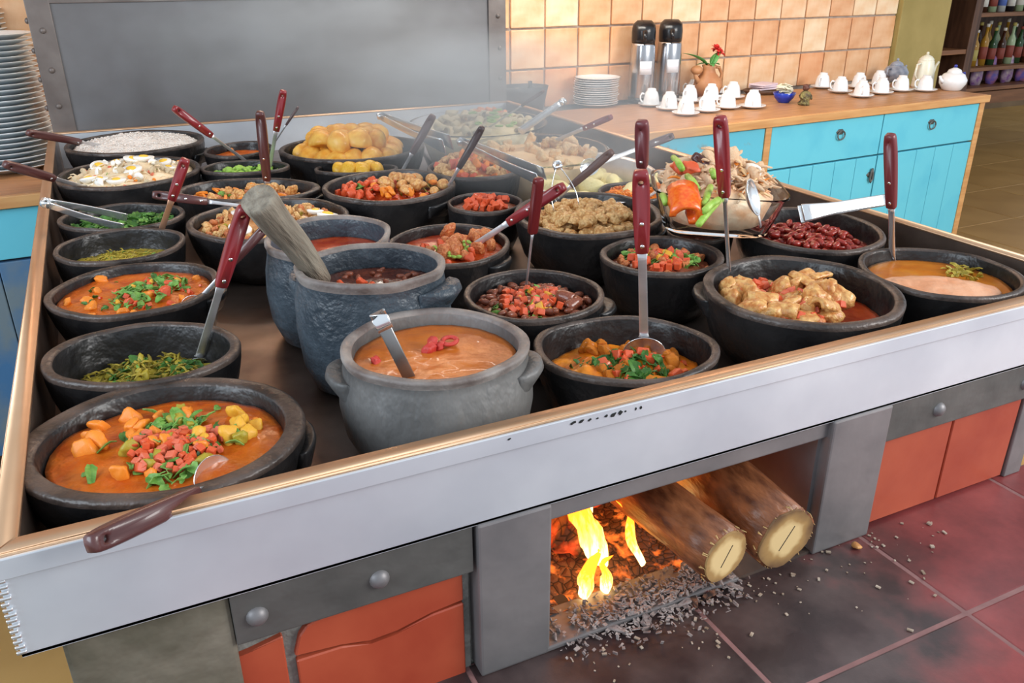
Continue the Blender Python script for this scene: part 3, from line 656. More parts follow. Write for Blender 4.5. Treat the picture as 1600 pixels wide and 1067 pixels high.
food('eggs', 'fried_meat_with_eggs', 'toasted meat pieces and boiled egg halves behind the tall tomato pot', MEAT, .80, .014, .012, cat='meat', pieces=[
    ('meat_piece', 'chunk', CRK, 60, .016, ALL, .0), ('bacon_piece', 'chunk', MEATR, 30, .014, ALL, -.1), ('egg_half', 'egg', EGGW, 7, .034, (.12, -.1, .8), -.25)], herbs=[(OLV, 40, .006, ALL, 'dice')])
food('tomato', 'tomato_sauce', 'red tomato sauce inside the tall blue-grey pot', REDBR, .78, 0, .002, cat='sauce')
food('blackbean', 'black_bean_stew', 'glossy dark bean stew around the fat wooden pestle', DKBR, .80, 0, .003, cat='beans', pieces=[('sausage_bit', 'chunk', TOM, 7, .013, (0, -.1, .8), .25), ('bean', 'bean', BBEAN, 34, .010, ALL, .3)])
food('soup', 'orange_soup', 'smooth orange soup with red sausage slices in the big grey pot', SMSOUP, .86, 0, .003, cat='soup', pieces=[('sausage_ring', 'ring', SAUS, 1, .020, (.16, .32, .01), .12), ('sausage_slice', 'chunk', SAUS, 3, .015, (-.08, .22, .12), .15), ('sausage_slice', 'chunk', SAUS, 1, .012, (-.72, -.15, .02), .25)])
food('cream', 'creamy_shrimp_stew', 'bright yellow-orange creamy stew with tomato and herbs against the front rim', YELCR, .60, .012, .012, pieces=[
    ('tomato_piece', 'dice', TOM, 16, .012, (.2, -.3, .6), .15), ('yellow_chunk', 'chunk', YELCR, 24, .018, (.1, .3, .7), .2)],
    herbs=[(DGRN, 60, .0078, (.05, -.1, .45), 'leaf'), (DGRN, 30, .008, (.3, -.3, .45), 'leaf'), (DGRN, 16, .005, (-.4, .1, .3), 'leaf'), (TOM, 30, .006, (.2, -.2, .7), 'dice')])
food('saucy', 'beans_with_salsa', 'brown beans topped with tomato salsa and green herbs right of the soup pot', BRNBR, .74, .012, .008, cat='beans', pieces=[
    ('brown_bean', 'bean', BBEAN, 90, .0135, ALL, .0), ('tomato_dice', 'dice', TOM, 44, .0095, (.0, .0, .55), -.35), ('pale_tomato_dice', 'dice', TOMP, 18, .009, (.05, 0, .55), -.35), ('yellow_dice', 'dice', SQS, 9, .009, (0, -.1, .4), -.3), ('bacon_strip', 'roll', BBEAN, 3, .022, (.6, -.1, .15), 0)],
    herbs=[(GRN, 44, .0072, (.22, .25, .35), 'leaf'), (GRN, 30, .0072, (-.25, -.35, .4), 'leaf')])
food('salsa', 'brown_stew_with_salsa', 'brown stew topped with salsa and a tuft of herbs behind the meat pot', BRNBR, .74, .012, .008, pieces=[
    ('tomato_dice', 'dice', TOM, 34, .0105, (-.05, .0, .55), -.2), ('pale_tomato_dice', 'dice', TOMP, 14, .010, (0, .1, .5), -.3), ('yellow_dice', 'dice', SQS, 7, .010, (-.2, 0, .5), -.2), ('stew_chunk', 'chunk', MEATR, 16, .016, ALL, .1)],
    herbs=[(GRN, 50, .008, (.35, 0, .35), 'leaf'), (GRN, 34, .008, (-.2, .3, .5), 'leaf')])
food('meat', 'meat_rolls', 'browned meat rolls with tomato and herbs in red sauce in the large right pot', REDBR, .60, 0, .004, cat='meat', pieces=[
    ('meat_roll', 'roll', MEAT, 7, .036, (-.10, .1, .62), -.3), ('meat_chunk', 'chunk', MEAT, 24, .036, (-.22, 0, .70), -.25), ('sauced_chunk', 'chunk', MEATR, 14, .026, (-.2, -.1, .72), -.2), ('tomato_dice', 'dice', TOM, 50, .0115, (-.12, .0, .62), -1.7), ('pale_tomato_dice', 'dice', TOMP, 34, .0115, (-.05, .1, .58), -1.9), ('yellow_pepper', 'dice', SQS, 12, .0115, (-.25, 0, .5), -1.6), ('red_chunk', 'chunk', ORSOUP, 14, .018, (-.1, -.3, .6), -.1)],
    herbs=[(GRN, 20, .010, (-.1, 0, .5), 'leaf')])
food('gravy', 'meat_in_gravy', 'pink meat slab covered by orange gravy in the right corner pot', GRAVY, .80, .0, .002, cat='meat', herbs=[(OLV, 30, .007, (.55, .3, .3), 'leaf')])
P_ = POTS['gravy']; slabm = bmesh.new()
bmesh.ops.create_icosphere(slabm, subdivisions=4, radius=1)
for v in slabm.verts:
    v.co = Vector((v.co.x*.088, v.co.y*.050, v.co.z*.011)); v.co.z += .003*noise.noise(v.co*60); v.co.y += v.co.x*-.12
gr = [o for o in bpy.data.objects if o.name == 'meat_in_gravy'][0]
obj('meat_slab', slabm, PINK, gr, (-.012, -.030, .80*P_['H']+.000))
food('smallpot', 'yellow_potatoes_sauce', 'sauce around the few yellow potatoes in the low pot', BRNBR, .55, 0, .005, cat='sauce', herbs=[(GRN, 30, .010, (0, .2, .3), 'leaf'), (TOM, 16, .010, (0, .1, .5), 'dice')])
food('redstew', 'red_meat_stew', 'red stew with meatballs, tomato and herbs in the steaming blue-black pot', REDBR, .76, .016, .014, pieces=[
    ('tomato_chunk', 'chunk', TOM, 24, .018, (-.45, -.1, .42), -.2), ('meatball', 'potato', MEAT, 20, .024, (.3, .1, .62), -.2), ('orange_chunk', 'chunk', CAR, 14, .016, (.3, -.1, .6), -.3)],
    herbs=[(GRN, 30, .009, (-.3, .0, .3), 'leaf'), (TOMP, 36, .009, (.1, 0, .7), 'dice'), (OLV, 40, .009, (.3, .1, .5), 'leaf')])
food('redchicken', 'tomato_chicken', 'red tomato and chicken pieces in thick steam at the middle of the tray', MEATR, .80, .03, .014, cat='chicken', pieces=[
    ('chicken_piece', 'chunk', CRK, 44, .022, ALL, -.1), ('tomato_chunk', 'chunk', TOM, 30, .020, ALL, -.1), ('orange_chunk', 'chunk', CAR, 22, .022, ALL, -.1)])
food('peas', 'red_stew_with_peas', 'red stew dotted with green peas behind the black bean pot', REDBR, .82, .004, .006, pieces=[
    ('meat_chunk', 'chunk', MEATR, 14, .024, (.2, .1, .7), .0), ('pea', 'bean', LGRN, 28, .009, (.1, -.1, .45), -.5), ('tomato_piece', 'chunk', TOM, 14, .013, (.1, -.2, .7), -.2)])
food('smallsalsa', 'red_salsa', 'small heap of red salsa in the steam-veiled pot', BRNBR, .84, .01, .006, cat='salsa', pieces=[('tomato_dice', 'dice', TOM, 30, .013, (0, 0, .7), -.2)])
food('under', 'dark_beans', 'dark bean broth in the half-hidden pot below the glass salad dish', DKBR, .7, 0, .004, cat='beans')
food('carrot', 'grated_carrot', 'grated orange carrot in the half-hidden pot behind the crackling', CAR, .86, .010, .006, cat='vegetables', herbs=[(CAR, 160, .007, ALL, 'strand')])

# countable things resting in pots: potatoes, yellow potatoes, crackling, red beans
def heap(key, name, kind, m, label, cat, group, lvl, dome, n, size, layers=2, region=ALL, flatk=1):
    p = POTS[key]; rng = random.Random(key+'h'); c = Vector((p['c'][0], p['c'][1], p['z']-p['H'])); out = []
    fr = inner_r(p['prof'], lvl*p['H'])-.02
    for L in range(layers):
        pts = []
        shrink = 1-.28*L
        for i in range(n if L == 0 else int(n*.55)):
            ok = False
            for tr in range(60):
                a = rng.uniform(0, 2*PI); r = math.sqrt(rng.random())*region[2]*shrink; u = region[0]+r*math.cos(a); v = region[1]+r*math.sin(a)
                if all((u-a1)**2*p['rx']**2+(v-b1)**2*p['ry']**2 > (size*.80)**2 for a1, b1 in pts): ok = True; break
            if not ok: continue
            pts.append((u, v)); s = size*rng.uniform(.88, 1.12); kf = min(1, (1-size*.5/p['rx']/fr))
            P = c+RF*(u*p['rx']*fr*kf)+FF*(v*p['ry']*fr*kf)+Vector((0, 0, lvl*p['H']+dome*(1-(u*u+v*v))+size*(.30+.55*L)*flatk))
            o = put(name, piece(kind, m, rng.randrange(3)), None, P, (rng.uniform(-.5, .5), rng.uniform(-.5, .5), rng.uniform(-PI, PI)), (s, s, s)); tag(o, label, cat, group); out.append(o)
    return out
food('potato', 'potato_broth', 'thin oily broth under the heap of golden potatoes', BRNBR, .62, .012, .004, cat='sauce', herbs=[(GRN, 40, .011, (-.5, .55, .25), 'leaf'), (CAR, 24, .012, (-.5, .6, .25), 'dice')])
heap('potato', 'potato', 'potato', POT, 'golden boiled potato in the big heap near the back wall', 'potato', 'golden potatoes in the wide back pot', .64, .012, 26, .060, 2)
heap('smallpot', 'potato', 'potato', YEL, 'yellow boiled potato in the low pot before the potato heap', 'potato', 'yellow potatoes in the low pot', .80, .004, 8, .036, 1, (.0, 0, .75))
food('crackling', 'crackling_crumbs', 'crumbs of fried pork skin beneath the golden crackling', CRK, .66, .01, .006, cat='pork')
heap('crackling', 'pork_crackling', 'chunk', CRK, 'golden chunk of fried pork crackling in the pot with glassy tongs', 'pork', 'pork cracklings in their pot', .72, .012, 60, .025, 2)
food('redbean', 'bean_liquor', 'dark red cooking liquid between the glossy beans', RBEAN, .66, .004, .002, cat='sauce')
heap('redbean', 'red_bean', 'bean', RBEAN, 'glossy dark red bean in the pot by the right tray wall', 'bean', 'red beans in their pot', .68, .006, 95, .0165, 2)

# ------------------------------------------------------------------ glass dishes
def dish(name, label, c, rx, ry, z0, z1, m, rz, sq=2.0, th=.004, group=None, tilt=(0, 0), base=.78):
    root = empty(name, (c[0], c[1], z0), label, 'dish', group, rz=rz); root.rotation_euler = (tilt[0], tilt[1], rz)
    bm = bmesh.new(); N = 64; H = z1-z0
    def se(a, r): ca, sa = math.cos(a), math.sin(a); return (math.copysign(abs(ca)**(2/sq), ca)*r*rx, math.copysign(abs(sa)**(2/sq), sa)*r*ry)
    tx = th/rx
    prof = [(0, 0), (base-.06, 0), (base, .06*H), (base+(1-base)*.5, .5*H), (.985, .93*H), (1.03, .97*H), (1.03, H), (1.0, H), (.975-tx*.4, .95*H), (base+(1-base)*.5-tx, .5*H), (base-tx, .12*H), (base-.06-tx, .08*H), (0, .08*H)]
    rings = []
    for r, z in prof:
        if r == 0: rings.append([bm.verts.new((0, 0, z))])
        else: rings.append([bm.verts.new((*se(2*PI*i/N, r), z)) for i in range(N)])
    for A, B in zip(rings[:-1], rings[1:]):
        for i in range(N):
            j = (i+1) % N
            if len(A) == 1: bm.faces.new((A[0], B[j], B[i]))
            elif len(B) == 1: bm.faces.new((A[i], A[j], B[0]))
            else: bm.faces.new((A[i], A[j], B[j], B[i]))
    obj('dish_body', bm, m, root); return root
def dishpx(px, z): return fit_ell(*px, z)
def filling(name, label, cat, root, rx, ry, lvl, dome, lump, base, pieces=(), herbs=(), sq=2.0):
    p = dict(c=(root.location.x, root.location.y), rx=rx, ry=ry, z=root.location.z+1, H=1, prof={'in': [(1, 1), (1, 0)]}, fr=.90, rz=root.rotation_euler.z)
    p['H'] = 1.0; f = food(label, name, label, base, lvl, dome, lump, cat, pieces, herbs, frm=p); f.rotation_euler = root.rotation_euler; return f
mz = RIM+.022
c = dishpx((728, 950, 207, 264), mz)
g1 = dish('glass_dish', 'oval clear glass dish of pale orange mash at the back of the tray', c, c[2], c[3]*.9, FLZ, mz, GLASS, ROT)
filling('mashed_cassava', 'pale orange mash with flat slices in the oval glass dish', 'mash', g1, c[2]*.93, c[3]*.84, .104, .014, .012, MASH, pieces=[('mash_slice', 'chunk', MASH, 26, .030, ALL, .1), ('golden_slice', 'chunk', CRK, 8, .03, (.5, .2, .4), .1)])
c = dishpx((640, 852, 170, 216), mz)
g2 = dish('glass_dish', 'clear glass dish of pale pasta with green rings at the back right corner', c, c[2], c[3]*.9, FLZ, mz, GLASS, ROT)
filling('pasta_salad', 'pale pasta ribbons with green onion rings at the back right corner', 'pasta', g2, c[2]*.93, c[3]*.84, .106, .026, .016, PASTA, pieces=[('pasta_curl', 'roll', PASTA, 44, .032, (.1, -.1, .85), .1), ('green_onion_ring', 'ring', LGRN, 12, .026, (.3, -.35, .45), -.5), ('orange_slice', 'chunk', CAR, 8, .03, (.1, .5, .4), 0)])
c = dishpx((828, 1032, 238, 316), RIM+.0)
STP = dish('steel_pan', 'shallow steel pan of boiled pale yellow cassava behind the crackling pot', c, c[2], c[3], FLZ, RIM, STEEL, ROT, base=.85)
rng = random.Random(77)
for i in range(40):
    a = rng.uniform(0, 2*PI); r = math.sqrt(rng.random())*.80
    P = Vector((c[0], c[1], 0))+RF*(r*math.cos(a)*c[2])+FF*(r*math.sin(a)*c[3])
    s = rng.uniform(.04, .058)
    o = put('cassava_piece', piece('potato', CASS, rng.randrange(3)), None, (P.x, P.y, FLZ+.060+.022*(i % 2)+rng.uniform(0, .006)), (rng.uniform(-.6, .6), rng.uniform(-.4, .4), rng.uniform(-PI, PI)), (s, s*.8, s*.7))
    tag(o, 'pale yellow boiled cassava piece in the shallow steel pan', 'cassava', 'cassava pieces in the steel pan')
bedm = bmesh.new(); add_lathe(bedm, [(0, 0), (.8, 0), (.9, .040), (.5, .050), (.0001, .052)], 40, c[2]*.86, c[3]*.86, .3, 2); tag(obj('cassava_mash', bedm, CASS, None, (c[0], c[1], FLZ+.010), True, (0, 0, ROT)), 'soft broken cassava under the pieces in the steel pan', 'mash')
# rectangular glass salad dish, raised on pot rims
zt = RIM+.095; zb = RIM+.012
PL, PR, PFr, PB = atz(1030, 300, zt), atz(1222, 335, zt), atz(1090, 345, zt), atz(1120, 262, zt)
ctr = atz(1119, 278, zt); rxx = 100*depth(ctr)/FPX; ryy = rxx*.92
g3 = dish('glass_dish', 'squared clear glass dish piled with chicken salad, perched on pot rims at the right', (ctr.x, ctr.y), rxx, ryy, zb, zt-.01, GLASS, ROT-.12, sq=5.0, th=.005, tilt=(0, .04), base=.80)
sal = filling('chicken_salad', 'shredded chicken salad with red pepper and green onion sticks in the squared glass dish', 'salad', g3, rxx*.97, ryy*.97, .058, .045, .016, FISH, pieces=[
    ('chicken_shred', 'strip', FISH, 90, .034, ALL, -.1), ('chicken_piece', 'chunk', FISH, 40, .024, ALL, -.1), ('onion_slice', 'roll', EGGW, 8, .026, (0, .1, .6), -.3), ('pale_carrot_shred', 'strip', CAR, 34, .022, (0, -.2, .8), -.3)],
    herbs=[(FISH, 150, .014, ALL, 'strand'), (MASH, 120, .012, ALL, 'strand')])
def on_salad(px, py, h): d = dirpx(px, py); P = CAM+d*((zb+.055+h-CAM.z)/d.z); M = sal.matrix_basis.inverted(); return M @ P
for (px, py, h, s, a) in ((1073, 318, .055, .062, .2), (1062, 262, .06, .030, 1.), (1078, 262, .062, .028, .3)):
    o = put('red_pepper_piece', piece('roll' if s > .05 else 'chunk', TOM if s < .05 else FM('orange_red_pepper', (.80, .09, .01), (.86, .18, .02), .2, 12, .05, .8), 1), sal, on_salad(px, py, h), (.5, .2, a), (s, s*.9, s*.8))
for (x0, y0, x1, y1, h) in ((1052, 246, 1066, 264, .072), (1074, 275, 1090, 296, .066), (1112, 266, 1116, 277, .066), (1110, 292, 1100, 320, .062), (1035, 305, 1041, 318, .06), (1122, 312, 1100, 330, .058), (1124, 313, 1092, 350, .045)):
    A, B = on_salad(x0, y0, h), on_salad(x1, y1, h-.006); bm = bmesh.new(); add_tube(bm, [A, (A+B)/2+Vector((0, 0, .002)), B], [.0050, .0055, .0050], 8); obj('green_onion_stick', bm, LGRN, sal)

# ------------------------------------------------------------------ spoons and other servers
HW, HT = .0205, .013
def handle_bm(L, wdt=HW, th=HT, hole=True, taper=.8):
    """slab handle, butt with the hanging hole at y=0, towards +y"""
    N = 40; out = []
    for i in range(N):
        a = 2*PI*i/N; x, y = math.cos(a), math.sin(a)
        yy = .5*L+.5*L*math.copysign(abs(y)**.9, y) if abs(y) > .0 else .5*L
        k = 1-.18*(yy/L)
        xx = wdt/2*math.copysign(min(1, abs(x)**.28 if y <= 0 else abs(x)**.12), x)*k
        out.append((xx, yy))
    hc = (0, wdt*.62); hr = wdt*.17 if hole else .0006
    inn = [(hc[0]+hr*math.cos(math.atan2(y-hc[1], x)), hc[1]+hr*math.sin(math.atan2(y-hc[1], x))) for x, y in out]
    bm = bmesh.new(); L_ = []
    def loop(pts, z, s=1): return [bm.verts.new((x*s, L*.5+(y-L*.5)*(1-(1-s)*.15), z)) for x, y in pts]
    rings = [loop(inn, -th/2), loop(inn, th/2), loop(out, th/2, .80), loop(out, th*.28, 1), loop(out, -th*.28, 1), loop(out, -th/2, .80)]
    for k in range(6):
        A, B = rings[k], rings[(k+1) % 6]
        for i in range(N): j = (i+1) % N; bm.faces.new((A[i], A[j], B[j], B[i]))
    return bm
def bowl_bm(r, dp, el=1.2):
    bm = bmesh.new(); t = .0012
    add_lathe(bm, [(0, -dp), (.35, -dp*.93), (.7, -dp*.62), (.92, -dp*.22), (1, 0), (.97, .0004), (.9, -dp*.2+t/r*0), (.68, -dp*.58+t), (.34, -dp*.88+t), (0, -dp+t)], 28, r, r*el)
    return bm
def spoon(name, label, top, mid, tip, ztip, k=1.12, near=True, hm=None, sw=.0105, bowl=.026, dip=.02, twist=0, rivets=2, group=None, wdt=HW, shaft=STEEL, hole=True, L=None, cat='spoon', bowl_el=1.25, zmin=None, drop=0):
    T = atz(*tip, ztip); px = math.hypot(top[0]-tip[0], top[1]-tip[1]); Ln = L or k*px*depth(T)/FPX
    d = dirpx(*top); d1 = d.normalized(); w_ = CAM-T; b = w_.dot(d1); cc = w_.dot(w_)-Ln*Ln; D = b*b-cc
    if D <= 0: s = -b
    else: s = -b-math.sqrt(D) if near else -b+math.sqrt(D)
    B = CAM+d1*s
    if zmin is not None and B.z < zmin: B = atz(*top, zmin)
    ax = (T-B); Lt = ax.length; ax.normalize()
    pm = atz(0, 0, 0)
    # fraction of the handle, measured along the picture
    best = min(range(1, 100), key=lambda i: (lambda q: (q[0]-mid[0])**2+(q[1]-mid[1])**2)(proj(B+(T-B)*i/100)))/100
    hl = Lt*best
    n = (CAM-B).normalized(); n = (Matrix.Rotation(twist, 3, ax) @ (n-ax*n.dot(ax))).normalized()
    M = frame(ax, n)
    root = empty(name, B, label, cat, group); root.rotation_euler = M.to_euler()
    obj('handle', handle_bm(hl, wdt, hole=hole), hm or REDH, root)
    bm = bmesh.new(); add_strap(bm, [(0, hl*.96, 0), (0, hl+.012, 0), (0, Lt-.01, 0), (0, Lt+dip*.4, 0), (0, Lt+dip, -.002)], [wdt*.6, sw*.9, sw, sw*1.05, sw*1.2], .0022, (0, 0, 1)); obj('shaft', bm, shaft, root)
    if rivets:
        rm = bmesh.new(); add_lathe(rm, [(.0001, .0009), (.0022, .0007), (.0028, 0), (.0028, -.001)], 12); rme = me_from(rm, 'rivet', RIVET)
        for i in range(rivets): put('rivet', rme, root, (0, hl-.012-i*(hl*.28), HT/2))
    if bowl: obj('bowl', bowl_bm(bowl, bowl*.42 if dip < .03 else bowl*.5, bowl_el), SHINY, root, (0, Lt+dip+bowl*bowl_el*.9, .004-drop))
    return root
def lv(key, f): p = POTS[key]; return p['z']-p['H']+p['H']*f
spoon('serving_spoon', 'brown-handled spoon lying over the front rim out of the nearest stew pot', (137, 852), (312, 775), (330, 762), lv('veg', .93), L=.155, drop=.034, near=False, hm=BRNH, sw=.009, bowl=.022, twist=.25, rivets=0, zmin=RIM+.018, wdt=.021, dip=.012)
spoon('serving_spoon', 'upright red-handled spoon standing in the cooked greens', (383, 322), (341, 446), (312, 556), lv('greens', .62), k=1.12, twist=-.35, sw=.0105, bowl=.018, dip=.002)
spoon('serving_spoon', 'slanting red-brown handled spoon resting in the orange stew by the left wall', (418, 352), (366, 412), (316, 462), lv('orange', .95), k=1.05, near=True, hm=BRNH, sw=.006, rivets=0, bowl=.016, wdt=.015, dip=.004)
spoon('serving_spoon', 'red-handled spoon with coppery shaft standing in the nearly empty pot', (290, 248), (262, 310), (241, 392), lv('squash', .5), k=1.12, shaft=mat('coppery_steel', (.62, .34, .22), .4, .8), sw=.011, bowl=.016, dip=.004)
spoon('serving_spoon', 'dark red handle pointing left out of the toasted meat and eggs', (238, 304), (325, 312), (402, 325), lv('eggs', .9), k=1.05, near=False, hm=BRNH, sw=.008, bowl=.018, zmin=RIM+.03)
spoon('serving_spoon', 'brown-handled spoon reaching over the back left rim from the rice', (42, 207), (125, 224), (160, 228), lv('rice', 1.0), k=1.1, near=True, hm=BRNH, sw=.009, bowl=.022, twist=.5, rivets=1, zmin=RIM+.03)
spoon('serving_spoon', 'brown-handled spoon reaching over the left rim from the egg salad', (6, 256), (86, 276), (124, 290), lv('eggsalad', .98), k=1.1, near=True, hm=BRNH, sw=.009, bowl=.022, twist=.4, rivets=1, zmin=RIM+.03)
spoon('serving_spoon', 'bright red handled spoon slanting left over the grey hood panel', (271, 168), (330, 212), (390, 256), lv('okra', .75), k=1.12, sw=.008, bowl=.02, twist=-.2)
spoon('serving_spoon', 'small upright red handle before the hood from the green vegetables', (443, 141), (432, 205), (421, 262), lv('okra', .85), k=1.08, sw=.010, bowl=.018)
spoon('serving_spoon', 'tall dark red handle with two rivets standing in the chicken pot', (406, 174), (416, 282), (419, 300), lv('chicken', .75), k=1.12, hm=BRNH, sw=.010, bowl=.02, twist=.35, wdt=.023, hole=False)
spoon('serving_fork', 'thin dark server slanting right beside the small upright red handle', (466, 167), (446, 194), (432, 218), lv('backred', .85), k=1.1, hm=BRNH, sw=.005, bowl=0, rivets=0, wdt=.009, hole=False, cat='fork')
spoon('serving_spoon', 'dark brown handled spoon leaning right over the potato heap', (677, 180), (645, 240), (628, 268), lv('smallpot', .95), k=1.1, hm=BRNH, sw=.008, bowl=.018, rivets=0, hole=False)
spoon('serving_spoon', 'short near-black handle leaning over the steaming tomato chicken', (754, 198), (717, 262), (700, 292), lv('redstew', .9), k=1.1, hm=mat('near_black_wood', (.035, .012, .012), .35), sw=.007, bowl=.018, rivets=0, hole=False, wdt=.017)
spoon('serving_spoon', 'narrow dark red handled spoon standing in the beans with salsa', (842, 278), (838, 365), (823, 440), lv('saucy', .9), k=1.12, sw=.0045, bowl=.018, rivets=0, twist=1.0, wdt=.014, hm=mat('deep_red_wood', (.13, .012, .014), .35), hole=False)
spoon('serving_spoon', 'red handled spoon with white rivets slanting across the steam above the pea stew', (882, 290), (793, 347), (740, 384), lv('peas', .9), k=1.1, sw=.011, bowl=.02, twist=.1)
spoon('serving_spoon', 'plain brown handle slanting over the cassava pan', (957, 236), (893, 290), (878, 303), RIM+.015, k=1.1, hm=mat('greyish_brown_wood', (.12, .065, .055), .5), sw=.008, bowl=.018, rivets=0, hole=False, wdt=.018)
spoon('serving_spoon', 'brown handle lying over the right wall of the tray above the cassava', (1052, 212), (1000, 228), (945, 252), RIM+.02, k=1.1, hm=BRNH, near=False, sw=.011, bowl=.020, zmin=RIM+.03)
spoon('serving_spoon', 'faded red handled spoon lying in the oval glass dish of mash', (956, 182), (912, 200), (855, 225), RIM+.025, k=1.15, sw=.010, bowl=.02, near=True, zmin=RIM+.04, wdt=.017)
spoon('serving_spoon', 'long thin brown handled server standing in the pasta dish', (850, 142), (815, 164), (772, 194), RIM+.03, k=1.12, hm=BRNH, sw=.005, bowl=.018, rivets=0, wdt=.011)
spoon('serving_spoon', 'tall plum-coloured handle standing behind the bright red handle over the salsa stew', (1003, 188), (1007, 262), (1004, 405), lv('salsa', .9), k=1.1, hm=mat('plum_wood', (.15, .035, .04), .35), sw=.009, bowl=.02, twist=.3, rivets=1, wdt=.022, hole=False)
spoon('serving_spoon', 'long upright red handled ladle standing in the yellow-orange cream', (1001, 266), (1003, 395), (1006, 525), lv('cream', 1.0), k=1.10, sw=.0115, bowl=.028, dip=.002, twist=0, wdt=.0215, bowl_el=.95)
spoon('serving_spoon', 'long red handled spoon with thin bright shaft standing in the meat rolls', (1125, 181), (1143, 306), (1140, 440), lv('meat', .72), k=1.10, sw=.0065, bowl=.018, dip=.004, twist=.35, shaft=SHINY, wdt=.022)
spoon('serving_spoon', 'upright dark red handled spoon standing in the gravy pot at the right corner', (1391, 209), (1393, 325), (1394, 404), lv('gravy', .82), k=1.10, sw=.0105, bowl=.02, dip=.004, twist=.45, hm=mat('two_tone_red_wood', (.17, .03, .035), .35), shaft=SHINY, wdt=.0205, hole=False)
spoon('serving_spoon', 'brown handle tilting up behind the piled chicken salad dish', (1084, 243), (1112, 262), (1128, 275), RIM+.11, k=1.1, hm=BRNH, near=False, sw=.010, bowl=0, rivets=0, zmin=RIM+.12, hole=False, wdt=.018)
# spoon head standing in the salad
P = atz(1178, 308, RIM+.105); so = empty('serving_spoon', P, 'steel spoon head standing up in the right end of the chicken salad', 'spoon')
so.rotation_euler = (math.radians(70), math.radians(-20), ROT+1.15); obj('bowl', bowl_bm(.024, .011, 1.3), SHINY, so)
bm = bmesh.new(); add_strap(bm, [(0, -.03, -.002), (0, -.055, -.006)], [.008, .007], .002, (0, 0, 1)); obj('shaft', bm, STEEL, so)
# flat steel ladle with hooked end in the soup
A = atz(636, 583, lv('soup', .90)); Bp = atz(588, 486, RIM+.115)
n = (CAM-A).normalized(); ax = (Bp-A).normalized(); Lt = (Bp-A).length
M = frame(ax, n); ld = empty('ladle', A, 'flat grey steel ladle with a hooked end leaning in the orange soup', 'ladle'); ld.rotation_euler = M.to_euler()
bm = bmesh.new(); add_strap(bm, [(0, -.05, 0), (0, 0, 0), (0, Lt-.010, 0)], .0135, .003, (0, 0, 1)); obj('shaft', bm, mat('dull_steel', (.28, .28, .28), .42, .9), ld)
bm = bmesh.new(); add_strap(bm, [(0, Lt-.012, 0), (0, Lt-.003, .001), (0, Lt+.003, .005), (0, Lt+.002, .012), (0, Lt-.006, .016), (0, Lt-.014, .015)], .0165, .002, (0, 0, 1)); obj('hook', bm, SHINY, ld)
obj('bowl', bowl_bm(.030, .018, 1), SHINY, ld, (0, -.075, 0))
# fat wooden pestle in the black bean pot
A = atz(490, 418, lv('blackbean', .97)); Bp = None
d = dirpx(402, 310); Lp = .150; w_ = CAM-A; d1 = d.normalized(); b = w_.dot(d1); D = b*b-(w_.dot(w_)-Lp*Lp)
Bp = CAM+d1*(-b-math.sqrt(max(D, 0)))
ax = (A-Bp); Lp = ax.length; M = frame(ax, CAM-Bp); pe = empty('wooden_pestle', Bp, 'thick weathered wooden pestle leaning in the pot of black beans', 'pestle'); pe.rotation_euler = M.to_euler()
bm = bmesh.new(); N = 16; pts = [(0, -.0006, 0), (0, .0004, 0), (0, .006, 0)]+[(.0012*math.sin(i), Lp*(i+1)/9, 0) for i in range(9)]+[(0, Lp+.03, 0)]
add_tube(bm, pts, [.0190, .0212, .0220]+[.0215-.0007*i for i in range(9)]+[.011], 22)
for v in bm.verts: v.co += Vector((v.co.x, 0, v.co.z))*.07*noise.noise(Vector((v.co.x*60, v.co.y*8, v.co.z*60)))
obj('shaft', bm, OLDW, pe)
# tongs
def tongs(label, hinge, tip, zh, zt_, gap=.030, w1=.016, w2=.026, m=SHINY, name='tongs', up=.3, group=None, tw=0):
    A, B = atz(*hinge, zh), atz(*tip, zt_); ax = B-A; L = ax.length; n = Vector((0, 0, 1)) if abs(ax.normalized().z) < .8 else -FF
    n = Matrix.Rotation(tw, 3, ax.normalized()) @ n
    M = frame(ax, n); root = empty(name, A, label, 'tongs', group); root.rotation_euler = M.to_euler()
    for s in (-1, 1):
        bm = bmesh.new(); pts = []; ws = []; n_ = 11
        for i in range(n_):
            t = i/(n_-1); pts.append((s*(.004+gap*.5*math.sin(min(1, t*1.2)*PI/2)), L*t, s*0.0)); ws.append(w1 if t < .65 else w1+(w2-w1)*((t-.65)/.35))
        add_strap(bm, pts, ws, .0018, (s, 0, 0))
        o = obj('arm', bm, m, root)
        for v in o.data.vertices:      # hollow the arm slightly
            v.co.x += -s*6*(v.co.z**2)
    bm = bmesh.new(); add_tube(bm, [(-.006, -.006, 0), (-.004, -.010, 0), (.004, -.010, 0), (.006, -.006, 0), (.006, 0, 0), (-.006, 0, 0), (-.006, -.005, 0)], .004, 8, 2.0); obj('hinge', bm, m, root)
    return root
tongs('steel tongs hooked over the left tray rim beside the green leaves', (76, 318), (196, 348), RIM+.045, RIM+.0, gap=.020, w1=.016, w2=.020, tw=.5)
tongs('large steel tongs lying across the potatoes in the steam', (596, 182), (700, 226), RIM+.085, RIM+.045, gap=.02, w1=.022, w2=.044, tw=.4)
tongs('broad steel tongs lying over the tomato chicken toward the crackling', (722, 222), (846, 276), RIM+.075, RIM+.035, gap=.016, w1=.024, w2=.034, tw=.5)
tongs('narrow steel tongs handle rising from the pasta dish', (877, 160), (812, 206), RIM+.12, RIM+.05, gap=.012, w1=.014, w2=.016)
tongs('steel tongs holding open over the dish of pork crackling', (872, 262), (885, 325), RIM+.095, RIM+.025, gap=.040, w1=.012, w2=.016)
tongs('wide bright steel tongs resting on the red beans', (1386, 312), (1252, 334), RIM+.050, RIM+.040, gap=.006, w1=.020, w2=.032, tw=.5)

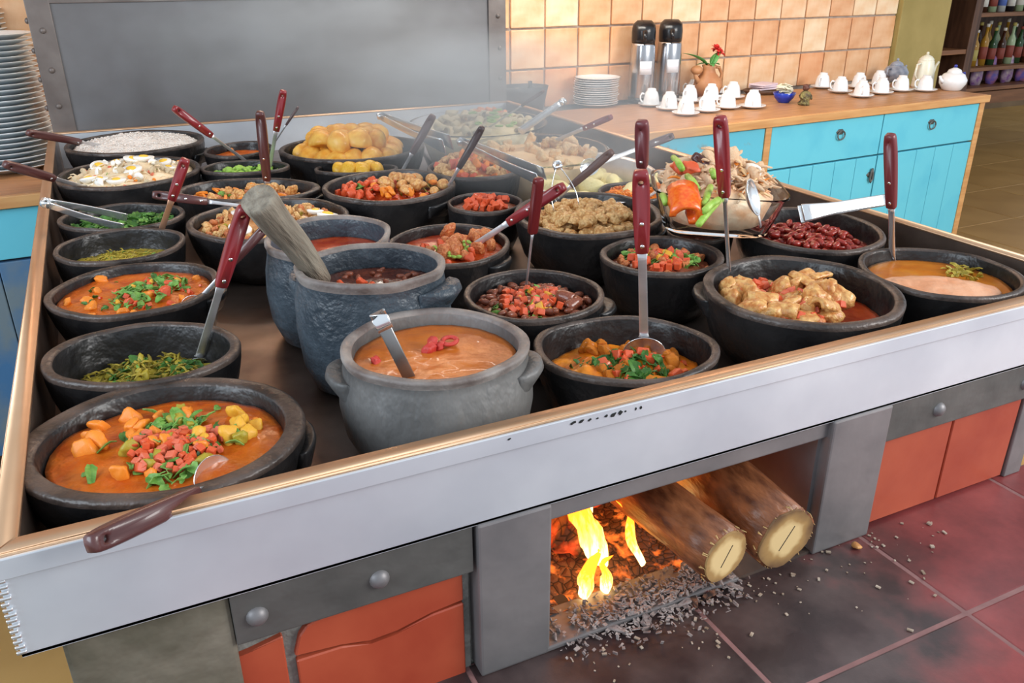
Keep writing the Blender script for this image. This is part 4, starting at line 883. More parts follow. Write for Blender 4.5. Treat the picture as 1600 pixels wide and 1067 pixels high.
# ------------------------------------------------------------------ fire
bark = FM('reddish_bark', (.09, .028, .012), (.30, .105, .04), .38, 55, .5, .25, detail=8, stretch=(1, .35, 1))
endw = FM('sawn_log_end', (.62, .42, .18), (.42, .25, .09), .55, 12, .3, 0)
ends = FM('split_log_pale', (.75, .58, .30), (.66, .46, .2), .6, 14, .2, 0)
ENDM = bpy.data.materials.new('log_end_rings'); ENDM.use_nodes = True; nt = ENDM.node_tree; b_ = nt.nodes['Principled BSDF']; b_.inputs['Roughness'].default_value = .6
tc = nt.nodes.new('ShaderNodeTexCoord'); ln = nt.nodes.new('ShaderNodeVectorMath'); ln.operation = 'MULTIPLY'; ln.inputs[1].default_value = (1, 0, 1); l2 = nt.nodes.new('ShaderNodeVectorMath'); l2.operation = 'LENGTH'
nz = nt.nodes.new('ShaderNodeTexNoise'); nz.inputs['Scale'].default_value = 45; nt.links.new(tc.outputs['Object'], nz.inputs['Vector'])
ma = nt.nodes.new('ShaderNodeMath'); ma.operation = 'MULTIPLY_ADD'; ma.inputs[1].default_value = .022; nt.links.new(nz.outputs['Fac'], ma.inputs[0])
nt.links.new(tc.outputs['Object'], ln.inputs[0]); nt.links.new(ln.outputs[0], l2.inputs[0]); nt.links.new(l2.outputs['Value'], ma.inputs[2])
rp = nt.nodes.new('ShaderNodeValToRGB'); rp.color_ramp.elements[0].position = .033; rp.color_ramp.elements[0].color = (.74, .54, .26, 1); rp.color_ramp.elements[1].position = .056; rp.color_ramp.elements[1].color = (.12, .06, .03, 1)
e = rp.color_ramp.elements.new(.039); e.color = (.42, .25, .09, 1); nt.links.new(ma.outputs[0], rp.inputs[0]); nt.links.new(rp.outputs[0], b_.inputs['Base Color'])
def logm(label, A, B, r, seed, rough=.08):
    """A = near sawn end centre, B = far end"""
    A, B = Vector(A), Vector(B); ax = B-A; L = ax.length; M = frame(ax, Vector((0, 0, 1))); root = empty('firewood_log', A, label, 'log', 'logs feeding the fire'); root.rotation_euler = M.to_euler()
    bm = bmesh.new(); n = 14; pts = [(0, L*i/n, 0) for i in range(n+1)]; add_tube(bm, pts, [r*(1+.06*noise.noise(Vector((i*.7, seed, 0)))) for i in range(n+1)], 28)
    for v in bm.verts:
        d = Vector((v.co.x, 0, v.co.z)); v.co += d*rough*noise.noise(Vector((v.co.x*40+seed, v.co.y*9, v.co.z*40)))
    obj('bark', bm, bark, root)
    bm = bmesh.new(); add_tube(bm, [(0, -.003, 0), (0, .001, 0)], r*.93, 26)
    for v in bm.verts: v.co += Vector((v.co.x, 0, v.co.z))*rough*noise.noise(Vector((v.co.x*40+seed, 0, v.co.z*40)))
    obj('sawn_end', bm, ENDM, root, smooth=False)
    bm = bmesh.new(); rng = random.Random(seed)
    for i in range(24):
        a = 2*PI*i/24+rng.uniform(-.2, .2); rr_ = r*rng.uniform(.95, 1.04); p = Vector((rr_*math.cos(a), 0, rr_*math.sin(a))); add_tube(bm, [p+Vector((0, .004, 0)), p+Vector((rng.uniform(-.002, .002), -.0012-.0015*rng.random(), rng.uniform(-.002, .002)))], [.0012, .0004], 4)
    tag(obj('splinters', bm, endw, root), kind='stuff')
    bm = bmesh.new(); 
    for a in (.5,): add_box(bm, (-.0005, -.0034, -r*.4), (.0005, -.0030, r*.45)); bmesh.ops.rotate(bm, verts=bm.verts[-8:], cent=(0, 0, 0), matrix=Matrix.Rotation(a, 3, 'Y'))
    obj('crack', bm, DRKR, root, smooth=False)
    return root
e1 = aty(1132, 868, .60); e2 = aty(1226, 840, .60)
f1 = Vector((.50, 1.05, .865)); f2 = Vector((.66, 1.15, .875))
logm('smaller sawn log end poking out of the fire mouth, left of the larger one', e1, f1, .036, 3)
logm('larger sawn log with rough bark poking out at the right of the fire mouth', e2, f2, .044, 8, .12)
# charred glowing logs
def ember_mat(name, s, thr, col_, hot):
    m = bpy.data.materials.new(name); m.use_nodes = True; nt = m.node_tree; b = nt.nodes['Principled BSDF']; b.inputs['Roughness'].default_value = .9
    tc = nt.nodes.new('ShaderNodeTexCoord'); n = nt.nodes.new('ShaderNodeTexVoronoi'); n.feature = 'DISTANCE_TO_EDGE'; n.inputs['Scale'].default_value = s; nn = nt.nodes.new('ShaderNodeTexNoise'); nn.inputs['Scale'].default_value = s*.5; nn.inputs['Detail'].default_value = 5
    nt.links.new(tc.outputs['Object'], n.inputs['Vector']); nt.links.new(tc.outputs['Object'], nn.inputs['Vector'])
    r = nt.nodes.new('ShaderNodeValToRGB'); r.color_ramp.elements[0].position = thr; r.color_ramp.elements[0].color = (0, 0, 0, 1); r.color_ramp.elements[1].position = thr+.22; r.color_ramp.elements[1].color = (*col_, 1)
    nt.links.new(nn.outputs['Fac'], r.inputs[0]); nt.links.new(r.outputs[0], b.inputs['Emission Color']); b.inputs['Emission Strength'].default_value = hot
    r2 = nt.nodes.new('ShaderNodeValToRGB'); r2.color_ramp.elements[0].position = 0; r2.color_ramp.elements[0].color = (.015, .01, .01, 1); r2.color_ramp.elements[1].position = .12; r2.color_ramp.elements[1].color = (.16, .07, .04, 1)
    nt.links.new(n.outputs['Distance'], r2.inputs[0]); nt.links.new(r2.outputs[0], b.inputs['Base Color'])
    bp = nt.nodes.new('ShaderNodeBump'); bp.inputs['Strength'].default_value = .8; bp.inputs['Distance'].default_value = .01; nt.links.new(n.outputs['Distance'], bp.inputs['Height']); nt.links.new(bp.outputs[0], b.inputs['Normal'])
    return m
EMB = ember_mat('glowing_charred_wood', 60, .50, (1, .07, .012), 1.3)
EMB2 = ember_mat('hot_embers', 90, .50, (1, .17, .02), 2.2)
def charlog(label, A, B, r, seed):
    A, B = Vector(A), Vector(B); ax = B-A; L = ax.length; M = frame(ax, Vector((0, 0, 1)))
    bm = bmesh.new(); add_tube(bm, [(0, L*i/16, 0) for i in range(17)], [r*(1-.3*abs(i/16-.5)) for i in range(17)], 22)
    for v in bm.verts: v.co += Vector((v.co.x, 0, v.co.z))*.45*noise.noise(Vector((v.co.x*30+seed, v.co.y*14, v.co.z*30)))
    o = obj('burning_log', bm, EMB, None, A); o.rotation_euler = M.to_euler(); tag(o, label, 'log')
charlog('thick charred log glowing red in the middle of the fire', Vector((.455, .76, .795)), Vector((.53, 1.10, .84)), .040, 2)
charlog('charred log burning at the back left of the firebox', Vector((.385, .80, .785)), Vector((.43, 1.15, .84)), .030, 5)
charlog('burning log leaning up behind the smaller sawn log', (.56, .86, .775), (.50, 1.18, .89), .034, 9)
# ember bed
bm = bmesh.new(); NX, NY = 44, 40
g = [[bm.verts.new((.36+.40*i/NX, .70+.60*j/NY, LED+.006+.03*max(0, noise.noise(Vector((i*.22, j*.22, 1)))+.35)*(min(1, j/8)))) for j in range(NY+1)] for i in range(NX+1)]
for i in range(NX):
    for j in range(NY): bm.faces.new((g[i][j], g[i+1][j], g[i+1][j+1], g[i][j+1]))
for v in bm.verts: v.co.z += .008*noise.noise(v.co*60)
tag(obj('ember_bed', bm, EMB2), 'bed of glowing orange embers on the firebox floor', 'embers', kind='stuff')
# flames
def flame_mat():
    m = bpy.data.materials.new('flame'); m.use_nodes = True; nt = m.node_tree; nt.nodes.remove(nt.nodes['Principled BSDF']); out = nt.nodes['Material Output']
    em = nt.nodes.new('ShaderNodeEmission'); tc = nt.nodes.new('ShaderNodeTexCoord'); sp = nt.nodes.new('ShaderNodeSeparateXYZ'); nt.links.new(tc.outputs['Generated'], sp.inputs[0])
    n = nt.nodes.new('ShaderNodeTexNoise'); n.inputs['Scale'].default_value = 3; n.inputs['Detail'].default_value = 4; mp = nt.nodes.new('ShaderNodeMapping'); mp.inputs['Scale'].default_value = (3, 3, 1); nt.links.new(tc.outputs['Generated'], mp.inputs[0]); nt.links.new(mp.outputs[0], n.inputs['Vector'])
    a = nt.nodes.new('ShaderNodeMath'); a.operation = 'MULTIPLY_ADD'; a.inputs[1].default_value = .9; nt.links.new(n.outputs['Fac'], a.inputs[0]); nt.links.new(sp.outputs['Z'], a.inputs[2])
    r = nt.nodes.new('ShaderNodeValToRGB'); E = r.color_ramp.elements; E[0].position = .45; E[0].color = (1, .74, .30, 1); E[1].position = 1.0; E[1].color = (1, .16, .01, 1); k = E.new(.75); k.color = (1, .42, .06, 1)
    nt.links.new(a.outputs[0], r.inputs[0]); nt.links.new(r.outputs[0], em.inputs[0]); em.inputs[1].default_value = 6.0
    lw = nt.nodes.new('ShaderNodeLayerWeight'); lw.inputs[0].default_value = .35; tr = nt.nodes.new('ShaderNodeBsdfTransparent'); mx = nt.nodes.new('ShaderNodeMixShader')
    cr = nt.nodes.new('ShaderNodeValToRGB'); cr.color_ramp.elements[0].position = .25; cr.color_ramp.elements[1].position = .95; nt.links.new(lw.outputs['Facing'], cr.inputs[0])
    nt.links.new(cr.outputs[0], mx.inputs[0]); nt.links.new(em.outputs[0], mx.inputs[1]); nt.links.new(tr.outputs[0], mx.inputs[2]); nt.links.new(mx.outputs[0], out.inputs[0]); return m
FLM_ = flame_mat()
def flame(label, base, top, w_, seed):
    base, top = Vector(base), Vector(top); n = 16; pts = []; rad = []
    for i in range(n):
        t = i/(n-1); p = base.lerp(top, t)+Vector((.010*math.sin(t*7+seed), .006*math.sin(t*5+seed*2), 0))*t
        pts.append(p-base); rad.append(w_*(math.sin(PI*min(1, (t*.85+.15)))**.8)*(1-t*.45)+.0004)
    bm = bmesh.new(); add_tube(bm, pts, rad, 16, .6)
    for v in bm.verts: v.co += Vector((1, 1, 1))*.25*w_*noise.noise(v.co*45+Vector((seed, 0, 0)))
    tag(obj('flame', bm, FLM_, None, base), label, 'flame')
flame('broad yellow-white flame sweeping up between the charred and sawn logs', (.475, .735, .765), (.455, .80, .90), .024, 1)
flame('tall flame behind the broad yellow one', (.50, .82, .775), (.49, .86, .92), .022, 8)
flame('bright lower flame licking forward in front of the red log', (.435, .712, .745), (.462, .725, .800), .013, 2)
flame('small upright flame beside the lower bright one', (.465, .708, .745), (.476, .72, .795), .010, 6)
flame('thin flame along the edge of the smaller sawn log', (.525, .71, .765), (.505, .75, .85), .008, 3)
flame('yellow flame showing between the two sawn logs', (.60, .76, .80), (.575, .80, .915), .014, 4)
flame('small flame at the left edge of the fire mouth', (.378, .73, .76), (.372, .75, .835), .011, 5)
flame('orange flame at the back of the firebox', (.45, 1.12, .80), (.46, 1.15, .90), .03, 7)
glow('fire_light', (.56, .80, .86), .8, .05); glow('fire_light_low', (.42, .78, .82), .12, .03); glow('fire_light_back', (.50, 1.15, .86), .5, .05)
# ash sill, ashes and chips
ASH = mat('pale_ash', (.20, .15, .14), .9, c2=(.42, .36, .34), scale=30, bump=.6, bscale=80)
bm = bmesh.new(); add_box(bm, (.352, .655, LED+.001), (.64, .715, LED+.008), .002); tag(obj('ash_sill', bm, IRONP, smooth=False), 'thin metal sill under the ash at the fire mouth', 'sill')
bm = bmesh.new(); rng = random.Random(4)
for i in range(900):
    t = rng.random(); x = .40+.22*t+rng.gauss(0, .02); y = .665+rng.gauss(0, .020); x = min(.70, max(.37, x)); y = min(.72, max(.60, y))
    zz = LED+.007+(.004 if .655 < y < .715 else -.004)
    s = rng.uniform(.0012, .0048); P = Vector((x, y, zz+s*.2))
    bmesh.ops.create_cube(bm, size=s, matrix=Matrix.Translation(P) @ Matrix.Rotation(rng.uniform(0, 6), 4, Vector((rng.random(), rng.random(), 1)).normalized()) @ Matrix.Diagonal((rng.uniform(.8, 2.6), 1, .3, 1)))
tag(obj('ash_heap', bm, ASH, smooth=False), 'pale flaky ash spilling over the sill of the fire', 'ash', kind='stuff')
bm = bmesh.new()
for i in range(130):
    x = rng.uniform(.36, .98); y = .655-abs(rng.gauss(0, .05)); s = rng.uniform(.0008, .0034) if rng.random() < .96 else rng.uniform(.003, .005)
    bmesh.ops.create_cube(bm, size=s, matrix=Matrix.Translation((x, y, LED+s*.3)) @ Matrix.Rotation(rng.uniform(0, 6), 4, 'Z') @ Matrix.Diagonal((rng.uniform(.8, 2.2), 1, .5, 1)))
tag(obj('wood_crumbs', bm, mat('wood_crumb', (.22, .15, .10), .8, c2=(.5, .42, .34), scale=50), smooth=False), 'scattered ash crumbs and wood bits on the sooty ledge', 'debris', kind='stuff')
P = atz(1338, 856, LED); bm = bmesh.new(); bmesh.ops.create_icosphere(bm, subdivisions=2, radius=.007)
for v in bm.verts: v.co.z *= .5; v.co *= 1+.4*noise.noise(v.co*200)
tag(obj('bark_chip', bm, FM('orange_chip', (.45, .18, .05), (.6, .3, .1)), None, (P.x, P.y, LED+.004)), 'orange bark chip on the ledge by the right iron plate', 'chip')
for k, (x, y) in enumerate(((1060, 930), (1085, 942), (1140, 915), (1105, 925), (1000, 960), (960, 985))):
    P = atz(x, y, LED); bm = bmesh.new(); add_strap(bm, [(-.014, 0, 0), (0, .001, .002), (.014, 0, 0)], [.004, .009, .005], .004, (0, 0, 1))
    o = obj('charcoal_bit', bm, EMB if k in (1, 3) else ASH, None, (P.x, min(P.y, .650), LED+.0032), False, (0, 0, k*1.1)); tag(o, 'charred splinter lying in the ash before the sill', 'charcoal', 'charred splinters on the ledge')

# ------------------------------------------------------------------ counters
CT = .90
def mkcounter(name, x0, y0, x1, y1, label, slab_label, bays, dep=.66):
    ang = math.atan2(y1-y0, x1-x0); L = math.hypot(x1-x0, y1-y0)
    root = empty(name, (x0, y0, 0), label, 'cabinet', rz=ang)
    obj('carcass', box((0, .03, .06), (L, dep, CT-.036)), DKWOOD, root, smooth=False)
    obj('plinth', box((.01, .06, 0), (L-.01, dep-.02, .06)), DKWOOD, root, smooth=False)
    top = empty('worktop', (x0, y0, CT), slab_label, 'worktop', rz=ang)
    obj('slab', box((-.0, .004, -.034), (L+.02, dep, 0), .003), WOOD, top, smooth=False)
    obj('edge_strip', box((0, -.016, -.036), (L+.022, .004, -.001), .003), WOODE, top, smooth=False)
    for (kind, a, b, z0, z1, m) in bays:
        if kind == 'post': obj('post', box((a, -.004, z0), (b, .03, z1), .003), WOODE, root, smooth=False)
        elif kind == 'drawer':
            d = obj('drawer', box((a+.002, 0, z0+.002), (b-.002, .029, z1-.002), .003), m, root, smooth=False)
        elif kind == 'door':
            d = empty('door', (0, 0, 0)); d.parent = root; n = max(2, round((b-a)/.14))
            for i in range(n): obj('plank', box((a+(b-a)*i/n+.0012, 0, z0+.002), (a+(b-a)*(i+1)/n-.0012, .028+0*i, z1-.002), .003), m, d, smooth=False)
    return root, top, ang
def ring_handle(root, x, z, drop=False):
    bm = bmesh.new(); add_lathe(bm, [(.0001, .006), (.008, .005), (.013, .002), (.018, 0), (.018, -.002)], 6)
    o = put('handle_plate', me_from(bm, 'handle_plate', IRON), root, (x, -.001, z), (PI/2, 0, 0)); o.scale = (1.5, .8, 1)
    bm = bmesh.new(); pts = [(.023*math.cos(a), 0, .020*math.sin(a)-.014) for a in [2*PI*i/20 for i in range(21)]]
    if drop: pts = [(.0, 0, .03), (.006, 0, .01), (.010, 0, -.02), (0, 0, -.036), (-.010, 0, -.02), (-.006, 0, .01), (0, 0, .03)]
    add_tube(bm, pts, .0032 if not drop else .0055, 8, nrm=(0, 1, 0)); obj('pull', bm, IRON, root, (x, -.010, z))
rc, rt, ra = mkcounter('cabinet', 1.36, 2.735, 4.05, 2.885, 'turquoise painted cabinet with iron ring pulls right of the stove', 'brown wooden worktop under thermoses and cups right of the stove', [
    ('drawer', .02, .62, .672, .862, BLUED), ('drawer', .62, 1.19, .672, .862, BLUED), ('door', .02, .62, .08, .668, BLUE), ('door', .62, 1.19, .08, .668, BLUE),
    ('post', 1.19, 1.226, .06, .864, None), ('drawer', 1.228, 1.945, .672, .862, BLUE), ('drawer', 1.947, 2.66, .672, .862, BLUE),
    ('door', 1.228, 1.945, .08, .668, BLUE), ('door', 1.951, 2.66, .08, .668, BLUE), ('post', 2.66, 2.70, 0, .864, None)])
def rcx(px, py): P = aty(px, py, 2.85); return (P.x-1.36)/math.cos(ra), P.z
for (px, py, dr) in ((1307, 205, False), (1459, 191, False), (1110, 238, False), (1357, 272, True)):
    x, z = rcx(px, py); ring_handle(rc, x, z, dr)
lc, lt, la = mkcounter('cabinet', -1.5, 2.70, -.205, 2.745, 'turquoise cabinet with darker blue lower doors left of the stove behind the tray', 'light wooden worktop under the tall plate stack at the left', [
    ('drawer', .1, .98, .71, .862, BLUE), ('drawer', .982, 1.27, .71, .862, BLUE), ('door', .1, .98, .08, .706, BLUEL), ('door', .982, 1.27, .08, .706, BLUEL), ('post', 1.27, 1.295, 0, .864, None)])

# ------------------------------------------------------------------ crockery
def plate_me(r, h, m, name='plate'):
    bm = bmesh.new(); add_lathe(bm, [(0, .0015), (.50*r, .0012), (.58*r, 0), (.62*r, .0015), (.90*r, h*.72), (r, h*.93), (r*1.002, h), (.985*r, h*1.02), (.90*r, h*.85), (.66*r, .35*h), (.58*r, .22*h), (0, .2*h)], 40)
    return me_from(bm, name, m)
def stack(x, y, z0, n, r, pitch, h, m, label_fn, group, jit=.0025, seed=1):
    me = plate_me(r, h, m); rng = random.Random(seed)
    for i in range(n):
        o = put('plate', me, None, (x+rng.uniform(-jit, jit), y+rng.uniform(-jit, jit), z0+pitch*i), (0, 0, rng.uniform(0, 6))); tag(o, label_fn(i, n), 'plate', group)
P = atz(12, 264, CT); pz = P
stack(P.x, P.y, CT+.0005, 26, .160, .0157, .024, PLATEW, lambda i, n: 'white dinner plate on top of the tall left stack' if i == n-1 else ('lowest white dinner plate of the tall left stack' if i == 0 else 'white dinner plate inside the tall left stack'), 'dinner plates in the tall left stack')
stack(P.x-.08, P.y+.36, CT+.0005, 30, .150, .0157, .024, PLATEW, lambda i, n: 'topmost white dinner plate of the rear left stack' if i == n-1 else 'white dinner plate inside the rear left stack', 'dinner plates in the rear left stack', seed=2)
P = atz(931, 165, CT)
stack(P.x, P.y, CT+.0005, 13, .106, .0097, .016, WHITE, lambda i, n: 'topmost small white plate of the short stack by the thermoses' if i == n-1 else ('lowest small white plate of the short stack by the thermoses' if i == 0 else 'small white plate inside the short stack by the thermoses'), 'small plates by the thermoses', .004, 3)
# thermoses
def thermos(P, label, h=.375):
    root = empty('airpot', P, label, 'thermos', rz=-.5); r = .061
    bm = bmesh.new(); add_lathe(bm, [(0, 0), (r*.98, 0), (r*1.02, .006), (r*1.0, .026), (r*.9, .028), (0, .028)], 36); obj('base', bm, BLACKP, root)
    bm = bmesh.new(); add_lathe(bm, [(0, .026), (r*.98, .026), (r, .032), (r*.985, h*.5), (r*.94, h*.70), (r*.88, h*.735), (0, h*.74)], 40); obj('body', bm, mat('airpot_steel', (.50, .50, .52), .22, 1), root)
    bm = bmesh.new(); add_lathe(bm, [(0, h*.73), (r*.90, h*.735), (r*.92, h*.78), (r*.93, h*.86), (r*.86, h*.95), (r*.55, h*.995), (0, h)], 36)
    for v in bm.verts:
        if v.co.y < 0 and v.co.z > h*.86: v.co.z -= .25*(-v.co.y)*(v.co.z-h*.8)/(h*.2)
    add_tube(bm, [(0, -r*.6, h*.86), (0, -r*1.05, h*.86), (0, -r*1.3, h*.82), (0, -r*1.32, h*.77)], [.014, .012, .009, .008], 12); obj('pump_head', bm, BLACKP, root)
    # white paper label wrapped on the front
    bm = bmesh.new(); rows = []; pr = []
    for k in range(9):
        a = -PI/2+.25+(k/8-.5)*1.0; rows.append([bm.verts.new(((r+d)*math.cos(a), (r+d)*math.sin(a), z)) for d, z in ((-.001, h*.36), (-.001, h*.52), (.0012, h*.52), (.0012, h*.36))])
    for A, B in zip(rows[:-1], rows[1:]):
        for i in range(4): j = (i+1) % 4; bm.faces.new((A[i], A[j], B[j], B[i]))
    bm.faces.new(rows[0]); bm.faces.new(rows[-1][::-1]); lb = obj('paper_label', bm, mat('label_paper', (.80, .80, .83), .7), root); lb['label'] = 'white paper label with faint handwriting'
    bm = bmesh.new(); rng = random.Random(1)
    for ln_ in range(2):
        for k in range(7):
            a = -PI/2+.25+(k/6-.5)*.72; z = h*(.48-.055*ln_); hh = rng.uniform(.003, .006)
            p0 = Vector(((r+.0014)*math.cos(a), (r+.0014)*math.sin(a), z)); p1 = Vector(((r+.0014)*math.cos(a+.05), (r+.0014)*math.sin(a+.05), z+hh)); p2 = Vector(((r+.0014)*math.cos(a+.09), (r+.0014)*math.sin(a+.09), z-.001))
            add_tube(bm, [p0, p1, p2], .0005, 5)
    obj('handwriting', bm, mat('faded_ink', (.55, .50, .62), .7), lb)
thermos(atz(1000, 160, CT), 'left tall steel airpot with black pump head before the tiles')
thermos(atz(1041, 156, CT), 'right tall steel airpot with black pump head before the tiles')
# cups upside down on saucers
sa = bmesh.new(); add_lathe(sa, [(0, 0), (.025, 0), (.028, .001), (.048, .007), (.056, .012), (.0555, .0135), (.046, .0095), (.028, .004), (0, .004)], 32); sa_me = me_from(sa, 'saucer', WHITE)
cu = bmesh.new(); add_lathe(cu, [(0, .052), (.014, .052), (.0165, .056), (.018, .0555), (.0185, .050), (.026, .043), (.031, .028), (.034, .010), (.035, 0), (.0335, 0), (.032, .010), (.029, .028), (.024, .041), (.0, .047)], 28); cu_me = me_from(cu, 'cup_body', WHITE)
hd = bmesh.new(); add_tube(hd, [(.030, 0, .038), (.040, 0, .040), (.047, 0, .032), (.046, 0, .020), (.040, 0, .013), (.033, 0, .012)], .0034, 8, nrm=(0, 1, 0)); hd_me = me_from(hd, 'handle', WHITE)
fl_ = bmesh.new(); add_lathe(fl_, [(0, .0003), (.004, .0003), (.0046, 0), (0, -.0006)], 7); flo_me = me_from(fl_, 'red_motif', mat('faded_red_print', (.75, .25, .25), .4))
G1 = [(1017, 166), (1045, 172), (1071, 180), (1104, 175), (1136, 170), (1171, 169), (1047, 156), (1076, 160), (1108, 158), (1144, 154), (1083, 150), (1116, 147)]
G1n = ['front left corner', 'second in the front edge', 'nearest of all', 'right of the nearest one', 'second from the right in front', 'rightmost', 'behind the left front pair', 'middle of the second row', 'right middle of the second row', 'behind the rightmost pair', 'back row left', 'back row right']
G2 = [(1284, 138), (1312, 145), (1345, 152), (1376, 147), (1407, 143), (1435, 143), (1341, 138), (1372, 134)]
G2n = ['leftmost', 'second from left', 'nearest of all', 'right of the nearest one', 'second from the right', 'rightmost', 'behind the nearest one', 'rear middle']
rng = random.Random(21)
for gi, (G, Gn, gname) in enumerate(((G1, G1n, 'left cup group'), (G2, G2n, 'right cup group'))):
    used = []
    for (px, py), nm in zip(G, Gn):
        P = atz(px, py, CT)
        # keep saucers from overlapping in plan
        for _ in range(30):
            for q in used:
                d = (P-q); 
                if d.length < .122: P = q+d.normalized()*.1225
        used.append(P)
        s = put('saucer', sa_me, None, (P.x, P.y, CT+.0006), scale=(1.09, 1.09, 1.09)); tag(s, 'saucer of the cup %s, %s' % (nm, gname), 'saucer', 'saucers, '+gname)
        c = empty('coffee_cup', (P.x, P.y, CT+.0050), 'upturned white cup, %s, %s' % (nm, gname), 'cup', 'cups, '+gname, rz=rng.uniform(2.4, 4.4))
        put('cup_body', cu_me, c, scale=(1.12, 1.12, 1.36)); put('handle', hd_me, c, scale=(1.12, 1.12, 1.36))
        if gi == 1: put('red_motif', flo_me, c, (-.0335, .0, .030), (0, -PI/2-.25, 0))
# clay vase with flower
P = atz(1104, 152, CT); vs = empty('clay_vase', P, 'brown clay jug holding a red flower and a green leaf', 'vase')
VC = mat('brown_vase_clay', (.42, .17, .07), .5, c2=(.56, .27, .12), scale=12, bump=.1)
bm = bmesh.new(); add_lathe(bm, [(0, 0), (.045, 0), (.060, .02), (.074, .055), (.066, .085), (.036, .118), (.030, .135), (.036, .155), (.034, .157), (.027, .137), (.030, .12), (0, .10)], 36); obj('body', bm, VC, vs)
bm = bmesh.new(); add_tube(bm, [(.034, 0, .145), (.062, 0, .142), (.082, 0, .11), (.076, 0, .075), (.062, 0, .06)], [.007, .008, .008, .007, .006], 10, nrm=(0, 1, 0)); obj('handle', bm, VC, vs)
bm = bmesh.new(); add_tube(bm, [(-.05, 0, .06), (-.075, 0, .10), (-.088, 0, .135)], [.016, .011, .010], 12, nrm=(0, 1, 0))
bmesh.ops.create_icosphere(bm, subdivisions=3, radius=.026, matrix=Matrix.Translation((-.075, 0, .135)) @ Matrix.Diagonal((1.2, 1, .85, 1))); obj('spout', bm, VC, vs)
fr_ = empty('flower', vs.location+Vector((0, 0, .13)), 'red flower with green leaves standing in the clay jug', 'flower')
LEAFM = FM('vase_leaf_green', (.06, .26, .06), (.14, .40, .12), .4, 20, .1)
bm = bmesh.new(); add_tube(bm, [(0, 0, -.06), (.008, 0, .03), (.03, 0, .075)], .0022, 8); obj('stem', bm, LEAFM, fr_)
def leafmesh(L, W, bend=.3):
    bm = bmesh.new(); n = 9; rows = []
    for i in range(n):
        t = i/(n-1); wd = W*math.sin(PI*t**.8)**.9+.0006; zz = -bend*L*t*t
        rows.append([bm.verts.new((t*L, s*wd, zz+abs(s)*wd*.3+o)) for s, o in ((-1, 0), (0, 0), (1, 0), (1, -.001), (0, -.001), (-1, -.001))])
    for A, B in zip(rows[:-1], rows[1:]):
        for i in range(6): j = (i+1) % 6; bm.faces.new((A[i], A[j], B[j], B[i]))
    bm.faces.new(rows[0]); bm.faces.new(rows[-1][::-1]); return bm
for (L, W, a, b, loc) in ((.155, .026, PI-.1, -.72, (-.01, 0, .02)), (.09, .024, .3, -1.15, (.01, -.01, .02)), (.07, .016, 2.7, -.25, (0, -.01, .03)), (.06, .018, .1, -.2, (0, -.01, .03)), (.06, .015, 4.4, -.2, (0, 0, .03))):
    o = obj('leaf', leafmesh(L, W), LEAFM, fr_, loc); o.rotation_euler = (0, b, a)
RED = FM('red_petal', (.62, .02, .02), (.78, .06, .05), .4, 30, .1)
rng = random.Random(9)
for (bx, bz, s) in ((.036, .10, .030), (.062, .082, .028)):
    for k in range(14):
        a = rng.uniform(0, 2*PI); t = rng.uniform(-.4, 1.3); o = obj('petal', leafmesh(s, s*.42, .3), RED, fr_, (bx, 0, bz)); o.rotation_euler = (0, -t, a)
# dark bin with bottles and bits at the back right of the tray
P = aty(822, 165, 3.40); P.z = CT; bi = empty('black_basket', (P.x, P.y+.02, CT), 'dark squat basket of bottles between the hood panel and plate stack', 'basket', rz=-.1)
bm = bmesh.new(); add_lathe(bm, [(0, 0), (.085, 0), (.105, .09), (.112, .12), (.106, .12), (.098, .09), (.08, .01), (0, .01)], 36, 1, .8, .03); obj('body', bm, mat('dark_grey_basket', (.035, .035, .04), .5, c2=(.07, .065, .07), scale=20, bump=.4), bi)
for i, (x, y, h, r, m) in enumerate(((.02, -.02, .13, .018, BLACKP), (-.03, .01, .10, .016, SHINY), (.045, .02, .10, .015, WHITE))):
    bm = bmesh.new(); add_lathe(bm, [(0, .0), (r, .0), (r, h*.7), (r*.5, h*.85), (r*.5, h), (0, h)], 18); tag(obj('bottle', bm, m, None, (P.x+x, P.y+.02+y, CT+.012)), ['black capped small bottle in the dark basket', 'silvery shaker in the dark basket', 'white jar in the dark basket'][i], 'bottle')
# blue bowl with sachets, figurine
P = atz(1224, 160, CT); bb = empty('sugar_bowl', P, 'small bright blue bowl between the two cup groups', 'bowl')
bm = bmesh.new(); add_lathe(bm, [(0, 0), (.026, 0), (.028, .004), (.045, .022), (.054, .046), (.0525, .047), (.043, .024), (.025, .008), (0, .007)], 32); obj('body', bm, mat('cobalt_glaze', (.01, .04, .42), .15, coat=.5), bb)
rng = random.Random(2)
for i in range(16):
    bm = box((-.016, -.022, -.0015), (.016, .022, .0015), .001); a = rng.uniform(0, 6.28); r = rng.uniform(0, .026)
    tag(obj('sachet', bm, mat('cream_paper', (.80, .76, .60), .6), None, (P.x+r*math.cos(a), P.y+r*math.sin(a), CT+.045+.0025*i), False, (rng.uniform(-.5, .5), rng.uniform(-.5, .5), a)), 'cream paper sachet heaped in the blue bowl', 'sachet', 'sachets in the blue bowl')
P = atz(1196, 146, CT); tr_ = empty('tray', P, 'low dark tray with pale pink napkins behind the blue bowl', 'tray')
bm = bmesh.new(); add_lathe(bm, [(0, 0), (.11, 0), (.14, .022), (.136, .023), (.108, .006), (0, .006)], 32, 1, .6); obj('body', bm, DKWOOD, tr_)
